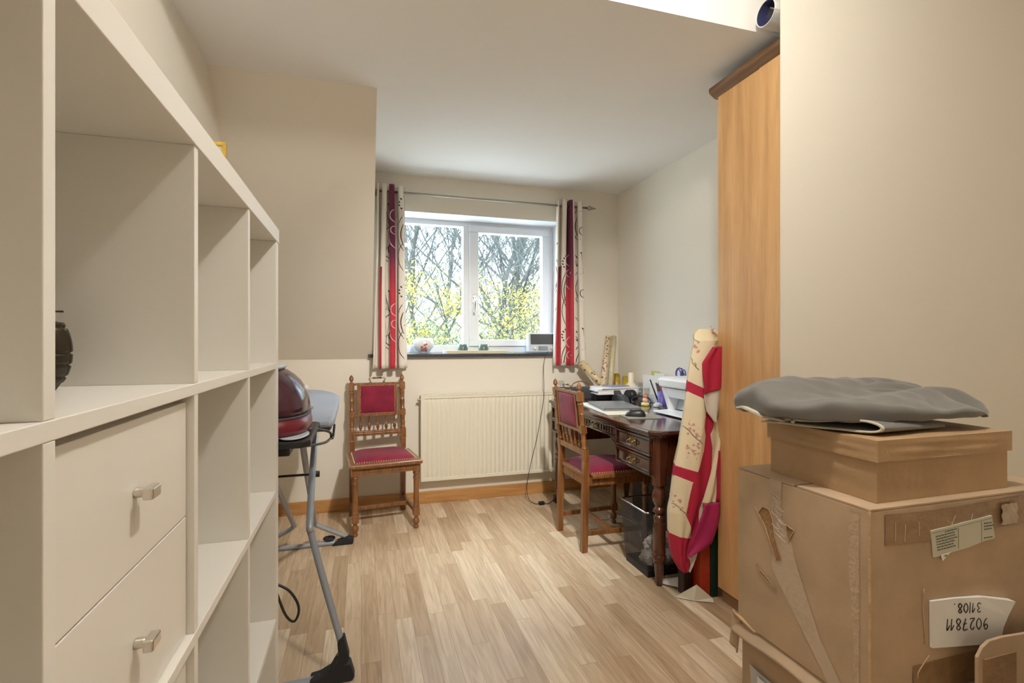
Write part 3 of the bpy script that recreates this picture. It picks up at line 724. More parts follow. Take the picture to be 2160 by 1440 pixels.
# legs with carved block above
for (lx, ly, vis) in ((1.355, 2.085, 1), (1.355, 3.345, 1), (1.895, 2.085, 0), (1.895, 3.345, 0)):
    mb = MB().prism([(lx-.030, ly-.014), (lx-.014, ly-.030), (lx+.028, ly-.030), (lx+.028, ly+.030), (lx-.014, ly+.030), (lx-.030, ly+.014)], 'z', .475, zt)
    mb.lathe([(.020, .475), (.026, .470), (.022, .462), (.028, .45), (.034, .432), (.033, .405), (.024, .385), (.017, .376), (.024, .368), (.030, .358), (.030, .350), (.019, .342), (.018, .336), (.026, .328), (.029, .318), (.026, .308), (.024, .302), (.028, .294), (.030, .26), (.030, .20), (.027, .165), (.031, .158), (.026, .15), (.032, .142), (.035, .132), (.030, .124), (.026, .118), (.030, .108), (.024, .10), (.023, .08), (.018, .03), (.015, 0)], (lx, ly, 0), 18)
    mb.build('leg', 'mahogz', dk, bevel=.002)

# ---------------- things on the desk
def quad_slab(name, pts, z0, z1, m, bevel=.002, parent=None):
    return MB().prism(pts, 'z', z0, z1).build(name, m, parent, bevel=bevel)
lp = thing('laptop', 'closed silver grey laptop lying on the desk behind the mouse', 'laptop', (1.53, 2.90, DZ))
LQ = [(1.372, 2.70), (1.605, 2.66), (1.665, 2.985), (1.432, 3.03)]
quad_slab('laptop_base', LQ, DZ+.0055, DZ+.015, 'laptop', .003, lp); quad_slab('laptop_lid', LQ, DZ+.0165, DZ+.024, 'laptop', .003, lp)
o = recenter(quad_slab('paper_sheets', [(1.33, 2.56), (1.58, 2.54), (1.66, 3.08), (1.40, 3.12)], DZ, DZ+.005, 'paper2')); tag(o, 'pale sheets of paper lying under the closed laptop', 'paper')
o = recenter(quad_slab('mouse_mat', [(1.372, 2.40), (1.56, 2.36), (1.60, 2.52), (1.395, 2.545)], DZ, DZ+.004, 'pad')); tag(o, 'grey-green mouse mat lying near the edge of the desk top', 'mouse mat')
ms = thing('computer_mouse', 'black rounded computer mouse on the grey mouse mat', 'mouse', (1.455, 2.47, DZ+.004))
def mfn(u, v):
    a = 2*pi*u; e = math.sqrt(max(0, 1-v*v)); c, s = cos(a), sin(a)
    w = .031*(1+.1*s); l = .056
    k = (abs(c)**2.5+abs(s)**2.5)**(-1/2.5)
    x, y = c*k*w*e**.7, s*k*l*e**.7
    return (1.455+x*cos(.9)-y*sin(.9), 2.47+x*sin(.9)+y*cos(.9), DZ+.0045+.036*v*(1-.25*(y/l)))
MB().grid(mfn, 32, 12).build('mouse_shell', 'black', ms, recalc=False)
MB().obox((1.437, 2.485, DZ+.036), (.008, .016, .008), (0, 0, .9)).build('scroll_wheel', 'dgrey', ms)

td = thing('tape_dispenser', 'black desk tape dispenser beside the stack of papers', 'tape dispenser', (1.74, 3.12, DZ))
MB().prism([(3.03, DZ), (3.21, DZ), (3.21, DZ+.062), (3.17, DZ+.075), (3.14, DZ+.05), (3.08, DZ+.045), (3.045, DZ+.03)], 'x', 1.70, 1.745).build('body', 'dgrey', td, bevel=.003)
MB().lathe([(.042, -.022), (.042, .022), (.02, .024), (.02, -.024)], (1.775, 3.08, DZ+.044), 24, rot=(0, pi/2, .2)).build('tape_roll', 'black', td)
# stack of papers on a black letter tray
o = recenter(MB().obox((1.735, 3.30, DZ+.022), (.26, .14, .044), (0, 0, -.1)).build('letter_tray', 'black', bevel=.004)); tag(o, 'flat black tray under the stack of papers', 'tray')
rr = random.Random(3)
for k, (m, h) in enumerate([('white', .010), ('paper', .011), ('white', .008), ('paper', .010), ('white', .007)]):
    z = DZ+.0445+sum([.010, .011, .008, .010, .007][:k])+.0005*k
    o = recenter(MB().obox((1.755+rr.uniform(-.02, .02), 3.27+rr.uniform(-.01, .01), z+h/2), (.32, .20, h), (0, 0, rr.uniform(-.15, .1))).build('paper_bundle', m, bevel=.001))
    pos = ['lowest in the paper stack on the black tray', 'second from the bottom of the paper stack on the black tray', 'in the middle of the paper stack on the black tray', 'second from the top of the paper stack on the black tray', 'on top of the paper stack, under the blue folder'][k]
    tag(o, 'bundle of white papers ' + pos, 'papers', 'stacked papers on the black tray')
zt2 = DZ+.0445+.046+.0025
o = recenter(MB().obox((1.765, 3.27, zt2+.003), (.17, .11, .005), (0, 0, .25)).build('folder', mat('blue_folder', (.30, .32, .55), .5))); tag(o, 'thin blue folder lying on top of the paper stack', 'folder')
# dark case behind
cs = thing('storage_case', 'long dark grey case with a brown arched handle at the window end of the desk', 'case', (1.44, 3.345, DZ))
MB().box(1.33, 3.32, DZ, 1.595, 3.39, DZ+.088).build('case_body', 'dgrey', cs, bevel=.006)
MB().tube(smooth_path([(1.452, 3.355, DZ+.085), (1.475, 3.355, DZ+.115), (1.53, 3.355, DZ+.128), (1.58, 3.355, DZ+.110), (1.592, 3.355, DZ+.085)], 6), .004, 8).build('case_handle', mat('brown_leather', (.22, .07, .025), .4), cs)
o = recenter(MB().lathe([(.024, 0), (.026, .003), (.026, .03), (.02, .042), (.02, .05), (.018, .05), (.018, .04), (.023, .03), (.001, .004)], (1.375, 3.355, DZ+.088), 18).build('glass_jar', 'plasticwrap')); tag(o, 'small clear glass jar standing on the dark grey case', 'jar')

# candle-like cream bottle
o = recenter(MB().lathe([(.045, 0), (.05, .01), (.05, .05), (.042, .085), (.03, .11), (.022, .12), (.021, .185), (.018, .19), (.001, .19)], (1.895, 3.28, DZ), 22).build('bottle', 'cream')); tag(o, 'cream bottle with a wide body standing behind the stack of papers', 'bottle')

# wrapping paper rolls
def roll(p0, p1, r, m, label):
    p0, p1 = Vector(p0), Vector(p1); d = (p1-p0); t = thing('wrapping_paper_roll', label, 'wrapping paper', p0, 'gift wrap rolls on the desk by the wall')
    MB().tube([p0, p0+d], r, 16, 0).build('paper', m, t)
    u = d.normalized()
    MB().tube([p1, p1+u*.004], r*.55, 12).build('core', 'cardin', t)
def spotm(name, c1_, c2_, sc):
    m, nt, b = new_mat(name)
    tc = nt.nodes.new('ShaderNodeTexCoord'); v_ = nt.nodes.new('ShaderNodeTexVoronoi'); v_.inputs['Scale'].default_value = sc
    r = nt.nodes.new('ShaderNodeValToRGB'); r.color_ramp.interpolation = 'CONSTANT'
    r.color_ramp.elements[0].color = (*c2_, 1); r.color_ramp.elements[1].color = (*c1_, 1); r.color_ramp.elements[1].position = .3
    nt.links.new(tc.outputs['Object'], v_.inputs['Vector']); nt.links.new(v_.outputs['Distance'], r.inputs[0]); nt.links.new(r.outputs[0], b.inputs['Base Color']); b.inputs['Roughness'].default_value = .35
    return m
roll((1.700, 3.365, DZ+.01), (1.835, 3.52, 1.195), .021, spotm('spotted_wrap', (.68, .55, .38), (.22, .08, .04), 45), 'tall wrapping paper roll with dark red spots on cream, leaning on the window wall')
roll((1.762, 3.365, DZ+.01), (1.885, 3.52, 1.195), .021, spotm('cream_wrap', (.58, .52, .34), (.42, .36, .2), 60), 'tall pale cream wrapping paper roll leaning at the wall corner')
roll((1.80, 3.385, DZ+.012), (1.595, 3.50, 1.0), .029, spotm('brown_wrap', (.62, .50, .30), (.16, .09, .05), 30), 'thick brown patterned wrapping paper roll slanting towards the curtain')
roll((1.835, 3.375, DZ+.012), (1.86, 3.44, .905), .028, M['gold'], 'short gold foil wrapping paper roll beside the tall cream roll')
roll((1.90, 3.37, DZ+.012), (1.935, 3.43, .885), .024, M['yell'], 'short yellow wrapping paper roll nearest the side wall')

# card rack with papers
rk = thing('letter_rack', 'white letter rack filled with upright envelopes against the side wall', 'letter rack', (1.935, 3.06, DZ))
MB().box(1.90, 2.93, DZ, 1.972, 3.19, DZ+.012).box(1.90, 2.93, DZ+.012, 1.905, 3.19, DZ+.06).box(1.935, 2.93, DZ+.012, 1.94, 3.19, DZ+.11).build('rack', 'white', rk, bevel=.002)
MB().box(1.915, 2.935, DZ+.012, 1.918, 3.15, DZ+.185).build('envelope', 'paper', rk)
MB().box(1.925, 2.99, DZ+.012, 1.928, 3.17, DZ+.165).build('envelope', 'white', rk)
MB().box(1.95, 2.94, DZ+.012, 1.953, 3.06, DZ+.20).build('envelope', 'paper', rk)
MB().box(1.958, 3.03, DZ+.012, 1.962, 3.11, DZ+.21).build('note_pad', 'lime', rk)
for k, y in enumerate((3.02, 3.10)):
    o = recenter(MB().lathe([(.018, 0), (.019, .004), (.019, .10 + .03*k), (.017, .10+.03*k), (.016, .006), (.001, .006)], (1.865, y, DZ), 18).build('drinking_glass', 'plasticwrap'))
    tag(o, ['clear glass tumbler standing before the letter rack, the shorter one', 'clear glass tumbler standing before the letter rack, the taller one'][k], 'glass', 'glasses before the letter rack')
# toy
ty = thing('toy_figure', 'small orange, pink and yellow toy figure on the desk top', 'toy', (1.765, 2.875, DZ))
MB().lathe([(.022, 0), (.026, .004), (.026, .018), (.018, .022)], (1.765, 2.875, DZ), 18).build('toy_base', 'toyy', ty)
MB().ball((1.765, 2.875, DZ+.036), .017, n=12).build('toy_body', 'toyp', ty)
MB().ball((1.765, 2.875, DZ+.062), .014, n=12).ball((1.757, 2.87, DZ+.073), .007).build('toy_head', 'toyo', ty)
o = recenter(MB().tube(smooth_path([(1.72, 2.95, DZ+.008), (1.74, 3.0, DZ+.03), (1.79, 2.99, DZ+.05), (1.83, 2.94, DZ+.04), (1.83, 2.92, DZ+.007), (1.76, 2.94, DZ+.007)], 6), .0045, 8).ball((1.72, 2.95, DZ+.012), .012).build('headset', 'black')); tag(o, 'tangled black headset lying behind the toy figure', 'headset')
o = recenter(MB().lathe([(.028, 0), (.03, .005), (.026, .02), (.01, .028)], (1.81, 2.80, DZ), 14).build('glass_paperweight', 'lgrey')); tag(o, 'small clear grey glass paperweight beside the toy figure', 'paperweight')
# pen cup
pc = thing('pen_cup', 'purple tapering pen cup full of pens beside the white printer', 'pen cup', (1.862, 2.835, DZ))
cxp, cyp = 1.862, 2.835
MB().lathe([(.034, 0), (.034, .003), (.026, .10), (.024, .10), (.031, .006), (.001, .005)], (cxp, cyp, DZ), 6).build('cup', 'purple', pc)
pens = [((-.02, .015), (-.055, .05), .168, 'black'), ((.01, -.005), (-.01, .02), .155, 'redp'), ((.0, .01), (-.03, .02), .15, 'dgrey'), ((.012, .01), (.012, .03), .15, 'redp'), ((-.005, -.01), (-.03, .0), .145, 'greenp'), ((.015, -.01), (.02, .0), .14, 'redp')]
for a_, b_, h_, m_ in pens:
    q = recenter(MB().tube([(cxp+a_[0]*.6, cyp+a_[1]*.6, DZ+.008), (cxp+b_[0], cyp+b_[1], DZ+h_)], .005, 8).build('pen', m_))
    tag(q, {'black': 'thick black pen sticking out furthest from the purple cup', 'redp': 'red pen standing in the purple cup', 'dgrey': 'dark grey pen standing in the purple cup', 'greenp': 'dark green pen standing in the purple cup'}[m_], 'pen', 'red pens in the purple cup' if m_ == 'redp' else 'pens in the purple cup')

# printer
pt = thing('printer', 'white desktop printer with lid and open front on the near end of the desk', 'printer', (1.76, 2.42, DZ))
px0, px1 = 1.62, 1.93
def py(z): return 2.30+.0, 2.62
MB().prism([(1.735, DZ+.002), (1.945, DZ+.002), (1.945, DZ+.15), (1.685, DZ+.15)], 'y', 2.535, 2.575).prism([(1.735, DZ+.002), (1.945, DZ+.002), (1.945, DZ+.15), (1.685, DZ+.15)], 'y', 2.20, 2.24).prism([(1.705, DZ+.095), (1.945, DZ+.095), (1.945, DZ+.15), (1.685, DZ+.15)], 'y', 2.24, 2.535).box(1.85, 2.24, DZ+.002, 1.945, 2.535, DZ+.095).build('printer_body', 'white', pt, bevel=.006)
MB().prism([(1.675, DZ+.154), (1.95, DZ+.154), (1.95, DZ+.212), (1.70, DZ+.212), (1.668, DZ+.202)], 'y', 2.19, 2.585).build('scanner_lid', 'white', pt, bevel=.008)
MB().prism([(1.64, DZ+.006), (1.84, DZ+.014), (1.84, DZ+.022), (1.64, DZ+.013)], 'y', 2.22, 2.59).build('output_tray', 'white', pt, bevel=.002)
MB().prism([(1.76, DZ+.024), (1.85, DZ+.024), (1.85, DZ+.09), (1.785, DZ+.09)], 'y', 2.245, 2.53).build('paper_slot', 'lgrey', pt, bevel=.002)
# scissors and pens in a holder behind printer
hs = recenter(MB().lathe([(.04, 0), (.042, .004), (.045, .19), (.042, .19), (.038, .006), (.001, .005)], (1.915, 2.69, DZ), 20).build('utensil_holder', 'white')); tag(hs, 'white round holder with scissors and pencils behind the printer', 'holder')
sc_ = thing('scissors', 'scissors with looped purple and black handles standing in the white holder', 'scissors', (1.905, 2.685, DZ+.01))
MB().tube([(1.905, 2.675, DZ+.01), (1.905, 2.675, DZ+.18)], .004, 6).build('blade', 'chrome', sc_)
def loop(cy_, cz_, rx, rz, n=16): return [(1.90, cy_+rx*cos(2*pi*k/n), cz_+rz*sin(2*pi*k/n)) for k in range(n)]
MB().tube(loop(2.71, DZ+.215, .022, .028), .004, 8, closed=True).tube(loop(2.66, DZ+.215, .022, .028), .004, 8, closed=True).build('scissor_handle', 'purpleb', sc_)
MB().tube(loop(2.70, DZ+.216, .038, .036), .0035, 8, closed=True).build('outer_handle', 'black', sc_)
for k, (y, h, m_, lb) in enumerate(((2.70, .25, 'dgrey', 'dark pencil standing upright in the white holder behind the printer'), (2.672, .22, 'gold', 'golden yellow pencil standing in the white holder behind the printer'))):
    tag(recenter(MB().tube([(1.925, y, DZ+.01), (1.925, y+.012, DZ+h)], .004, 6).build('pencil', m_)), lb, 'pencil')
o = recenter(MB().box(1.74, 2.63, DZ, 1.80, 2.68, DZ+.018).build('phone', 'dgrey', bevel=.005)); tag(o, 'small dark mobile phone lying between pen cup and printer', 'phone')

# ------------------------------------------------------------ below the desk
wb = thing('waste_basket', 'black wire mesh waste basket standing under the near end of the desk', 'waste basket', (1.52, 2.25, 0))
wx0, wx1, wy0, wy1, wh = 1.345, 1.60, 2.165, 2.375, .325
def wpt(side, u, z):
    k = z/wh; ex = .022*k
    X0, X1, Y0, Y1 = wx0-ex, wx1+ex, wy0-ex, wy1+ex
    # move along rounded rectangle
    if side == 0: return (X0, Y0+(Y1-Y0)*u, z)
    if side == 1: return (X0+(X1-X0)*u, Y1, z)
    if side == 2: return (X1, Y1+(Y0-Y1)*u, z)
    return (X1+(X0-X1)*u, Y0, z)
mb = MB()
for sd in range(4):
    nn = 46 if sd % 2 == 0 else 56
    for k in range(nn+1): mb.tube([wpt(sd, k/nn, .03), wpt(sd, k/nn, wh)], .00055, 3)
    for k in range(62): z = .03+(wh-.03)*k/61; mb.tube([wpt(sd, 0, z), wpt(sd, 1, z)], .00055, 3)
mb.build('wire_mesh', mat('grey_wire', (.10, .10, .105), .4, .6), wb, recalc=False)
mb = MB()
def ring(z, e=0):
    p = []
    for (X, Y, a) in ((wpt(0, 0, z)[0], wpt(0, 0, z)[1], pi), (wpt(3, 0, z)[0], wpt(0, 0, z)[1], 1.5*pi), (wpt(2, 0, z)[0], wpt(1, 0, z)[1], 0), (wpt(0, 0, z)[0], wpt(1, 0, z)[1], .5*pi)):
        r = .018; sx = 1 if X < 1.5 else -1; sy = 1 if Y < 2.25 else -1
        for j in range(5):
            q = a + (pi/2)*j/4; p.append((X+sx*r+r*cos(q), Y+sy*r+r*sin(q), z))
    return p
MB().tube(ring(wh), .005, 8, closed=True).build('rim', 'chrome', wb)
MB().prism([(wx0, wy0), (wx1, wy0), (wx1, wy1), (wx0, wy1)], 'z', .0, .008).box(wx0-.001, wy0-.001, .008, wx0+.003, wy1, .034).box(wx1-.003, wy0, .008, wx1+.001, wy1, .034).box(wx0+.003, wy0-.001, .008, wx1-.003, wy0+.003, .034).box(wx0+.003, wy1-.003, .008, wx1-.003, wy1+.001, .034).build('basket_base', 'black', wb)
rr = random.Random(11)
for k, (cx_, cy_, cz_, s_) in enumerate([(1.42, 2.27, .05, .055), (1.50, 2.24, .055, .05), (1.45, 2.28, .12, .05), (1.54, 2.29, .12, .045), (1.55, 2.22, .05, .04)]):
    ph = [rr.uniform(0, 6) for _ in range(6)]
    def fn(u, v):
        a = 2*pi*u; b = pi*(v-.5); r = s_*(1+.22*sin(3*a+ph[0]+4*b)+.15*sin(5*b+ph[1]+2*a))
        return (cx_+r*cos(a)*cos(b), cy_+r*sin(a)*cos(b)*.8, cz_+r*sin(b)*.7)
    o = recenter(MB().grid(fn, 14, 9, sm=False).build('crumpled_paper', 'paper', recalc=False))
    tag(o, 'crumpled white paper inside the wire mesh waste basket', 'paper', 'crumpled papers in the waste basket')
# plain dark box under the desk, adapters and cables
o = recenter(MB().box(1.70, 2.47, 0, 1.90, 2.93, .40).build('dark_box', mat('blue_black', (.008, .01, .02), .45), bevel=.006)); tag(o, 'plain dark box standing in the desk knee hole', 'computer')
ex = thing('power_adapter', 'black power adapters joined by a thin lead on the floor under the window', 'adapter', (1.24, 3.36, 0))
MB().box(1.205, 3.34, 0, 1.245, 3.37, .022).build('inline_box', 'black', ex, bevel=.003)
MB().box(1.33, 3.35, 0, 1.385, 3.40, .05).build('plug', 'black', ex, bevel=.005)
MB().tube(smooth_path([(1.245, 3.355, .01), (1.27, 3.345, .006), (1.30, 3.36, .012), (1.335, 3.37, .03)], 5), .003, 6).build('lead', 'black', ex)
MB().tube(smooth_path([(1.40, 3.66+.02, SILL+.01), (1.36, 3.60, SILL-.0), (1.335, 3.585, SILL-.04), (1.322, 3.575, .95), (1.31, 3.535, .80), (1.30, 3.525, .70), (1.255, 3.53, .45), (1.20, 3.52, .25), (1.165, 3.50, .10), (1.16, 3.45, .02), (1.18, 3.38, .005), (1.21, 3.355, .008)], 8), .0022, 6).build('power_cord', 'black', rdo)
o = recenter(MB().tube(smooth_path([(1.40, 3.12, .006), (1.50, 2.95, .006), (1.62, 2.98, .006), (1.66, 2.80, .006), (1.58, 2.60, .006), (1.62, 2.42, .006), (1.66, 2.40, .02)], 8), .004, 6).build('white_cable', 'white')); tag(o, 'pale grey cable looping over the floor under the desk', 'cable')
o = recenter(MB().obox((1.62, 3.05, .035), (.03, .05, .07), (0, .2, .4)).build('cable_adapter', 'chrome', bevel=.004)); tag(o, 'small silver adapter standing on the floor under the desk', 'adapter')

# ------------------------------------------------------------ wardrobe
wd = thing('wardrobe', 'tall beech wardrobe with dark cornice beside the partition wall', 'wardrobe', (1.75, 1.62, 0))
MB().box(1.535, 1.46, .06, 1.97, 1.89, 2.25).build('carcass', 'beech', wd, bevel=.001)
MB().box(1.530, 1.645, .06, 1.535, 1.89, 2.25).build('side_panel', 'beech', wd, bevel=.0008)
MB().box(1.526, 1.46, .06, 1.535, 1.643, 2.25).build('front_stile', 'beech', wd, bevel=.0015)
MB().box(1.545, 1.47, 0, 1.95, 1.88, .06).build('plinth', 'plinth', wd)
MB().prism([(1.53, 2.25), (1.97, 2.25), (1.97, 2.30), (1.515, 2.30), (1.498, 2.292), (1.498, 2.272), (1.512, 2.262)], 'y', 1.46, 1.912).build('cornice', 'beechd', wd, bevel=.002)
# poster tube on top
tb = thing('poster_tube', 'blue-lined cardboard tube wrapped in plastic on top of the wardrobe', 'tube', (1.62, 1.46, 2.30))
mb = MB(); A = Vector((1.425, 1.503, 2.365)); B = Vector((1.93, 1.503, 2.349))
mb.tube([A, B], .046, 28)
mb.f = [f_ for f_ in mb.f if len(f_) == 4]; mb.m = mb.m[:len(mb.f)]; mb.s = mb.s[:len(mb.f)]
mb.build('tube_wall', 'tubem', tb, recalc=False)
mb = MB().tube([A+Vector((.001, 0, 0)), B], .0435, 28); mb.f = [f_ for f_ in mb.f if len(f_) == 4]; mb.m = mb.m[:len(mb.f)]; mb.s = mb.s[:len(mb.f)]
mb.build('tube_lining', 'navy', tb, recalc=False)
MB().tube([A+Vector((0, .0449*cos(q), .0449*sin(q))) for q in [2*pi*k/28 for k in range(28)]], .0018, 6, closed=True).build('tube_rim', 'white', tb)
rr = random.Random(5)
def wr(u, v):
    x = 1.405+.35*u; a = -2.2+2.4*v; r = .049+.006*sin(9*u+7*v)+.004*sin(23*v+5*u)
    return (x-.02*(1-v)*(1-u), 1.503+r*sin(a)*1.02, max(2.3025, 2.349-r*abs(cos(a))*1.05))
MB().grid(wr, 16, 14).build('plastic_wrap', 'plasticwrap', tb, recalc=False)

# ------------------------------------------------------------ boards and draped cloth beside the wardrobe
o = recenter(MB().box(1.512, 1.915, 0, 1.55, 2.012, 1.17).build('green_board', 'greenp', bevel=.002)); tag(o, 'tall dark green board standing on edge against the wardrobe side', 'board', 'tall boards beside the wardrobe')
o = recenter(MB().box(1.455, 1.915, 0, 1.508, 2.010, .75).box(1.475, 1.911, .05, 1.483, 1.9155, .058).build('red_board', 'redb', bevel=.003)); tag(o, 'tall orange-red board standing on edge beside the dark green board', 'board', 'tall boards beside the wardrobe')
o = recenter(MB().box(1.405, 1.965, 0, 1.450, 2.010, .62).build('brown_board', 'brownb', bevel=.003)); tag(o, 'dark brown board standing between the desk leg and the red board', 'board', 'tall boards beside the wardrobe')
def foldp(name, P, label, m='paper'):
    mb = MB(); k = len(P)//2
    mb.add(P, [(i, i+1, i+1+k, i+k) for i in range(k-1)], 0, False)
    o = recenter(mb.build(name, m, solid=.002)); tag(o, label, 'paper', 'loose papers beside the desk leg')
foldp('paper_sheet', [(1.36, 2.10, .004), (1.40, 2.01, .022), (1.45, 1.945, .006), (1.405, 2.125, .004), (1.46, 2.04, .05), (1.50, 1.99, .012)], 'crumpled white sheet lying on the floor by the near desk leg')
foldp('paper_sheet', [(1.36, 1.96, .003), (1.42, 1.91, .003), (1.495, 1.872, .003), (1.385, 1.975, .004), (1.43, 1.907, .075), (1.505, 1.897, .01)], 'folded pale sheet standing at the foot of the red board', 'paper2')

cl = thing('draped_cloth', 'cream floral cloth with crimson cross bands hanging beside the wardrobe', 'cloth', (1.46, 1.93, .12))
def at(px, py, Y):
    a = (px-1080)/1060; th = math.atan(318/1060); c, n = cos(th), sin(th); d = Y/(c-a*n)
    return ((a*c+n)*d, CAMZ+(720-py)/1060*d)
CY = 1.898
LO = [at(*p, CY) for p in ((1482, 693), (1475, 712), (1466, 760), (1459, 812), (1452, 880), (1443, 940), (1434, 985), (1427, 1060), (1422, 1085), (1423, 1130), (1426, 1165), (1432, 1190), (1441, 1206))]
RO = [at(*p, CY) for p in ((1524, 691), (1524, 760), (1524, 880), (1520, 985), (1515, 1060), (1490, 1110), (1466, 1150), (1456, 1180), (1447, 1206))]
CT, CB = LO[0][1], LO[-1][1]
def edge(T, z):
    for i in range(len(T)-1):
        if T[i][1] >= z >= T[i+1][1]: return T[i][0]+(T[i+1][0]-T[i][0])*(T[i][1]-z)/(T[i][1]-T[i+1][1])
    return T[0][0] if z > T[0][1] else T[-1][0]
def inside(P_, x, z):
    r_ = False; n = len(P_)
    for i in range(n):
        (a, b), (c, d) = P_[i], P_[(i+1) % n]
        if (b > z) != (d > z) and x < (c-a)*(z-b)/(d-b)+a: r_ = not r_
    return r_
def cs_(u, v):
    z = CT-(CT-CB)*v; a, b = edge(LO, z), edge(RO, z); x = a+(b-a)*u
    y = CY - .006*sin(pi*u) + .030*max(0, 1-u*4)**2 + .006*sin(9*u+3*v) + .004*sin(19*u-5*v)*min(1, v*3)
    if v < .05: y += (.05-v)/.05*.04
    return (x, min(y, 1.945), z)
RED = [[at(*p, CY) for p in q] for q in (
    ((1455, 803), (1461, 805), (1483, 820), (1483, 842), (1460, 827), (1455, 826)),
    ((1487, 862), (1500, 866), (1505, 880), (1505, 900), (1497, 915), (1502, 945), (1499, 1000), (1488, 1040), (1476, 1075), (1474, 1100), (1466, 1140), (1458, 1134), (1455, 1110), (1445, 1085), (1450, 1060), (1458, 1020), (1471, 985), (1484, 950), (1487, 920), (1483, 900)),
    ((1420, 981), (1434, 985), (1469, 994), (1505, 1004), (1505, 1024), (1460, 1016), (1434, 1006), (1420, 1003)),
    ((1415, 1128), (1455, 1135), (1475, 1130), (1475, 1215), (1415, 1215)))]
def ccol(u, v):
    p = cs_(u, v); return 1 if any(inside(q, p[0], p[2]) for q in RED) else 0
cm = MB().grid(cs_, 170, 640, cf=ccol)
cm.grid(lambda u, v: (cs_(0, v)[0]+.004+.03*u*(1-.5*v), cs_(0, v)[1]+.004+(.045)*u, cs_(0, v)[2]), 6, 60, cf=lambda u, v: ccol(.01, v))
def onc(px, py, off=.002):
    x, z = at(px, py, CY); a, b = edge(LO, z), edge(RO, z); u = min(1, max(0, (x-a)/(b-a))); p = cs_(u, (CT-z)/(CT-CB)); return Vector((p[0], p[1]-off, p[2]))
rr = random.Random(21)
for (fx_, fy_) in ((1474, 730), (1512, 700), (1516, 712), (1461, 905), (1469, 915), (1455, 945), (1465, 950), (1427, 1052), (1434, 1068)):
    for k in range(9):
        px_, py_ = fx_+rr.gauss(0, 3.2), fy_+rr.gauss(0, 7)
        n_ = rr.uniform(.7, 1.9); ang = rr.uniform(0, 6)
        vs = [onc(px_+n_*cos(ang+q), py_+n_*1.3*sin(ang+q), .0025) for q in (0, .7, 1.3, 2.1, 3.0, 3.9, 4.6, 5.4)]
        cm.add(vs, [tuple(range(8))], 2)
for (a, b) in (((1449, 900), (1476, 935)), ((1468, 705), (1478, 722)), ((1470, 765), (1474, 780)), ((1428, 1065), (1448, 1085)), ((1466, 755), (1470, 772))):
    cm.tube([onc(a[0]+(b[0]-a[0])*k/8+sin(k), a[1]+(b[1]-a[1])*k/8) for k in range(9)], .0011, 4, 3)
cm.build('main_sheet', ['clothc', 'clothr', 'flower', 'stem'], cl, solid=.002, recalc=False)
def flap(name, m, L_, R_, Y0, amp, ph=0, nu=16, nv=26):
    L_ = [at(*p, Y0) for p in L_]; R_ = [at(*p, Y0) for p in R_]
    def fn(u, v):
        k = v*(len(L_)-1); i = min(int(k), len(L_)-2); t_ = k-i
        a = [L_[i][q]+(L_[i+1][q]-L_[i][q])*t_ for q in (0, 1)]; b = [R_[i][q]+(R_[i+1][q]-R_[i][q])*t_ for q in (0, 1)]
        return (a[0]+(b[0]-a[0])*u, Y0-amp*sin(pi*(.1+.8*u))-.005*sin(8*u+ph+2*v), a[1]+(b[1]-a[1])*u)
    MB().grid(fn, nu, nv).build(name, m, cl, solid=.003, recalc=False)
flap('folded_flap', 'clothr', [(1502, 732), (1479, 765), (1480, 795), (1484, 815), (1483, 831)], [(1521, 730), (1521, 755), (1521, 785), (1521, 805), (1521, 817)], 1.875, .010)
flap('lining_fold', 'clothw', [(1483, 831), (1485, 850), (1490, 868), (1500, 880), (1506, 889)], [(1521, 818), (1521, 835), (1519, 855), (1514, 875), (1508, 890)], 1.880, .006, 2)
flap('lower_fold', 'clothm', [(1483, 1062), (1478, 1085), (1468, 1110), (1460, 1135), (1452, 1155), (1449, 1172)], [(1517, 1057), (1517, 1085), (1512, 1112), (1502, 1145), (1478, 1162), (1452, 1173)], 1.878, .010, 1)
flap('lining_fold', 'clothw', [(1449, 1171), (1454, 1180), (1455, 1192), (1452, 1205)], [(1470, 1163), (1466, 1178), (1461, 1192), (1454, 1206)], 1.888, .002, nu=8, nv=10)
flap('side_fold', 'clothc', [(1518, 905), (1507, 960), (1500, 1000), (1490, 1035), (1482, 1062)], [(1519, 925), (1518, 960), (1512, 1000), (1512, 1040), (1508, 1060)], 1.884, .003, 3)
flap('side_fold', 'clothr', [(1515, 950), (1511, 985), (1511, 1020), (1510, 1058)], [(1519, 950), (1519, 985), (1518, 1020), (1518, 1058)], 1.879, .002, 0, 6, 12)

# ------------------------------------------------------------ boxes at the partition
FY = .753
bb = thing('cardboard_box', 'large worn cardboard box with handwritten paper label, stacked on another box', 'box', (1.27, .93, .414))
def face_front(u, v):  # slightly bulged walls
    return None
def boxshell(x0, x1, y0, y1, z0, z1, name, m, parent, th=.005, bulge=.006, top=True):
    n = 12
    mb = MB()
    def b_(u, v): return bulge*sin(pi*u)*sin(pi*v)
    mb.grid(lambda u, v: (x0+(x1-x0)*u, y0-b_(u, v), z0+(z1-z0)*v), n, n)
    mb.grid(lambda u, v: (x1+b_(u, v), y0+(y1-y0)*u, z0+(z1-z0)*v), n, n)
    mb.grid(lambda u, v: (x1-(x1-x0)*u, y1+b_(u, v), z0+(z1-z0)*v), n, n)
    mb.grid(lambda u, v: (x0-b_(u, v), y1-(y1-y0)*u, z0+(z1-z0)*v), n, n)
    mb.grid(lambda u, v: (x0+(x1-x0)*u, y1-(y1-y0)*v, z0), 1, 1)
    if top: mb.grid(lambda u, v: (x0+(x1-x0)*u, y0+(y1-y0)*v, z1), 1, 1)
    return mb.build(name, m, parent, recalc=False)
Z0, Z1 = .414, .822
